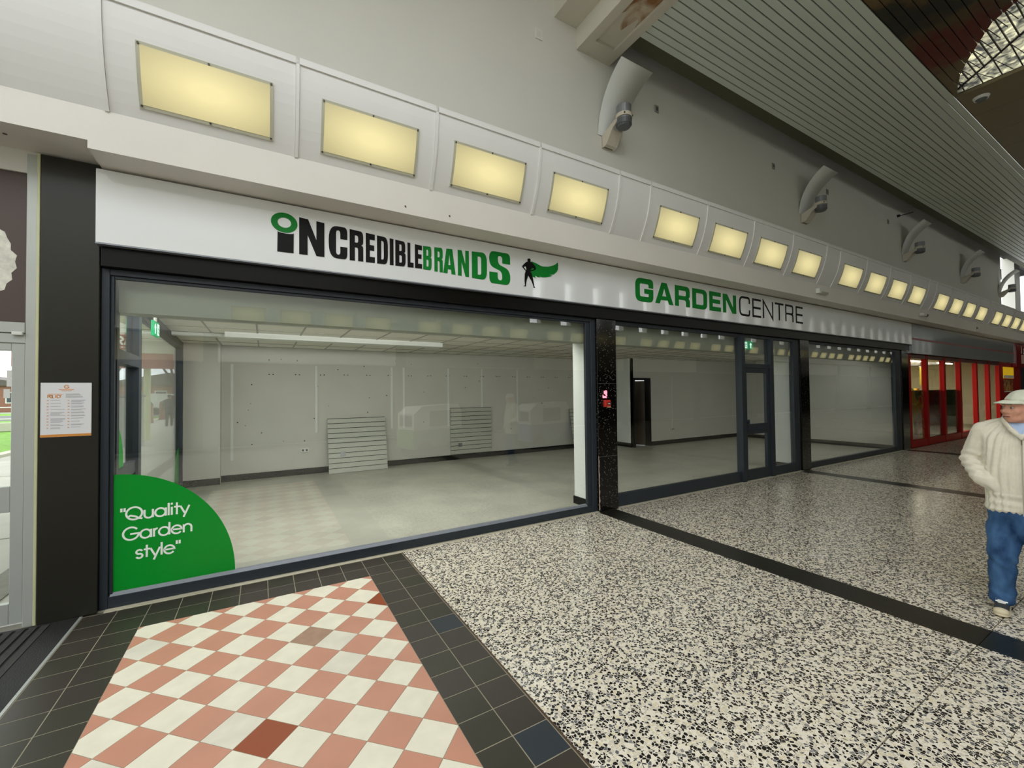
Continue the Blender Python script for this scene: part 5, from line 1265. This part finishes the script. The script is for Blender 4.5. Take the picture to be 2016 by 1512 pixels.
for k in range(n+1):
    a = R(-72+144*k/n); rows_.append([(math.sin(a)*.092, -math.cos(a)*.100+.012), (math.sin(a)*.086, -math.cos(a)*.170+.012 if abs(a) < 9 else 0)])
top = []; bot = []
for (i0, o0) in rows_:
    zo = .052-.018*(1-abs(o0[0])/.1)*0-.22*o0[0]**2*4
    top.append((bm.verts.new(H(i0[0], i0[1], .062-1.2*i0[0]**2)), bm.verts.new(H(o0[0], o0[1], .046-1.6*o0[0]**2)))); bot.append((bm.verts.new(H(i0[0], i0[1], .055-1.2*i0[0]**2)), bm.verts.new(H(o0[0], o0[1], .040-1.6*o0[0]**2))))
for k in range(n):
    bm.faces.new((top[k][0], top[k][1], top[k+1][1], top[k+1][0])); bm.faces.new((bot[k][1], bot[k][0], bot[k+1][0], bot[k+1][1])); bm.faces.new((top[k][1], bot[k][1], bot[k+1][1], top[k+1][1]))
obj('brim', bm, M_capm, capo, smooth=True, local=True)
bm = bmesh.new()
for k in range(30):
    a0, a1 = R(-60+300*k/30), R(-60+300*(k+1)/30)
    f = lambda a, z: H(math.cos(a)*.0965, .016+math.sin(a)*.111, z)
    v = [bm.verts.new(f(a0, .036)), bm.verts.new(f(a1, .036)), bm.verts.new(f(a1, .050)), bm.verts.new(f(a0, .050))]; bm.faces.new(v)
obj('blue_band', bm, M_capb, capo, smooth=True, local=True)['label'] = 'blue band round the cap'
mpart('hair', [[(H(-.076, .03, .01), (.016, .045, .04)), (H(-.06, .075, -.01), (.03, .025, .045))], [(H(.076, .03, .01), (.016, .045, .04)), (H(.06, .075, -.01), (.03, .025, .045))], [(H(-.06, .075, -.01), (.03, .025, .045)), (H(.06, .075, -.01), (.03, .025, .045))]], .006, mat('grey_hair', 'a8a39a', .8))
M_eye = mat('eye_white', 'a8978b', .3); M_iris = mat('dark_iris', '3a3a3c', .3); M_brow = mat('grey_brow', '8b7d70', .8); M_lip = mat('lip_line', '8a4c45', .6)
for s in (-1, 1):
    bm = bmesh.new(); bmesh.ops.create_uvsphere(bm, u_segments=12, v_segments=8, radius=.0095, matrix=Matrix.Translation(H(s*.033, -.0815, .006))); e = obj('eye', bm, M_eye, man, smooth=True, local=True)
    bm = bmesh.new(); bmesh.ops.create_uvsphere(bm, u_segments=10, v_segments=6, radius=.0055, matrix=Matrix.Translation(H(s*.033-.002, -.0905, .005))); obj('iris', bm, M_iris, e, smooth=True, local=True)
    mpart('eyebrow', [[(H(s*.016, -.095, .030), .005), (H(s*.050, -.082, .032), .0045)]], .003, M_brow)
mpart('mouth', [[(H(-.024, -.0965, -.0585), .0032), (H(.024, -.0965, -.0585), .0032), (H(0, -.104, -.0575), .0032)]], .002, M_lip)
# collar, shirt, zip
ringp = [(0, -.118, 1.285), (-.052, -.108, 1.345), (-.088, -.050, 1.405), (-.082, .035, 1.430), (0, .085, 1.440), (.082, .035, 1.430), (.088, -.050, 1.405), (.052, -.108, 1.345), (0, -.118, 1.285)]
mpart('collar', [[(V(*a), (.012, .012, .022)), (V(*b), (.012, .012, .022))] for a, b in zip(ringp[:-1], ringp[1:])], .006, MATS['cream_rib_knit'])
M_shirt = mat('pale_blue_shirt', '9fb2cf', .7)
mpart('shirt', [[(V(0, -.095, 1.30), .030), (V(-.055, -.06, 1.37), .022), (V(.055, -.06, 1.37), .022)], [(V(-.045, -.085, 1.355), (.018, .012, .024)), (V(-.012, -.115, 1.315), .010)], [(V(.045, -.085, 1.355), (.018, .012, .024)), (V(.012, -.115, 1.315), .010)], [(V(-.06, .0, 1.395), .026), (V(.06, .0, 1.395), .026), (V(0, .05, 1.40), .026)]], .006, M_shirt)
bm = bmesh.new(); box(bm, -.0035, .0035, -.146, -.132, 1.235, 1.268); obj('zip_pull', bm, M_screw, man, local=True)
bm = bmesh.new()
prev = None
for k in range(9):
    z = 1.28-.55*k/8; y = -.122-.028*math.sin(min(1, (1.28-z)/.33)*math.pi/2); q_ = (0, y, z)
    if prev: cyl(bm, prev, q_, .0035, n=6)
    prev = q_
obj('zip', bm, mat('zip_tape', 'a9a294', .7), man, local=True)
WALK = dict(s=1.06, head=(0, 0, 1.60), head_turn=0, hip=.85, hem=.70, vox=.012, armR=[(-.20, .0, 1.38), (-.27, .03, 1.12), (-.26, -.06, .88)], armL=[(.20, 0, 1.38), (.27, .05, 1.12), (.27, .05, .88)],
            legR=[(-.1, 0, .72), (-.1, -.06, .42), (-.1, .02, .10)], legL=[(.1, 0, .72), (.1, .03, .42), (.1, .16, .10)], skin=mat('walker_skin', 'b98a74', .6), top=mat('charcoal_coat', '3c3f45', .85), legs=mat('dark_trousers', '34373c', .85), shoe=M_black)
wk, H2, R2_, C2 = person((-4.42, 25.0, -.005), R(180), WALK)
tag(wk, 'person in a charcoal coat walking away along the pavement outside', 'person')
remesh('hair', [[(H2(0, .025, .06), (.085, .095, .08)), (H2(0, .06, .0), (.075, .05, .07))]], .01, mat('dark_grey_hair', '4a4744', .8), wk, 2)
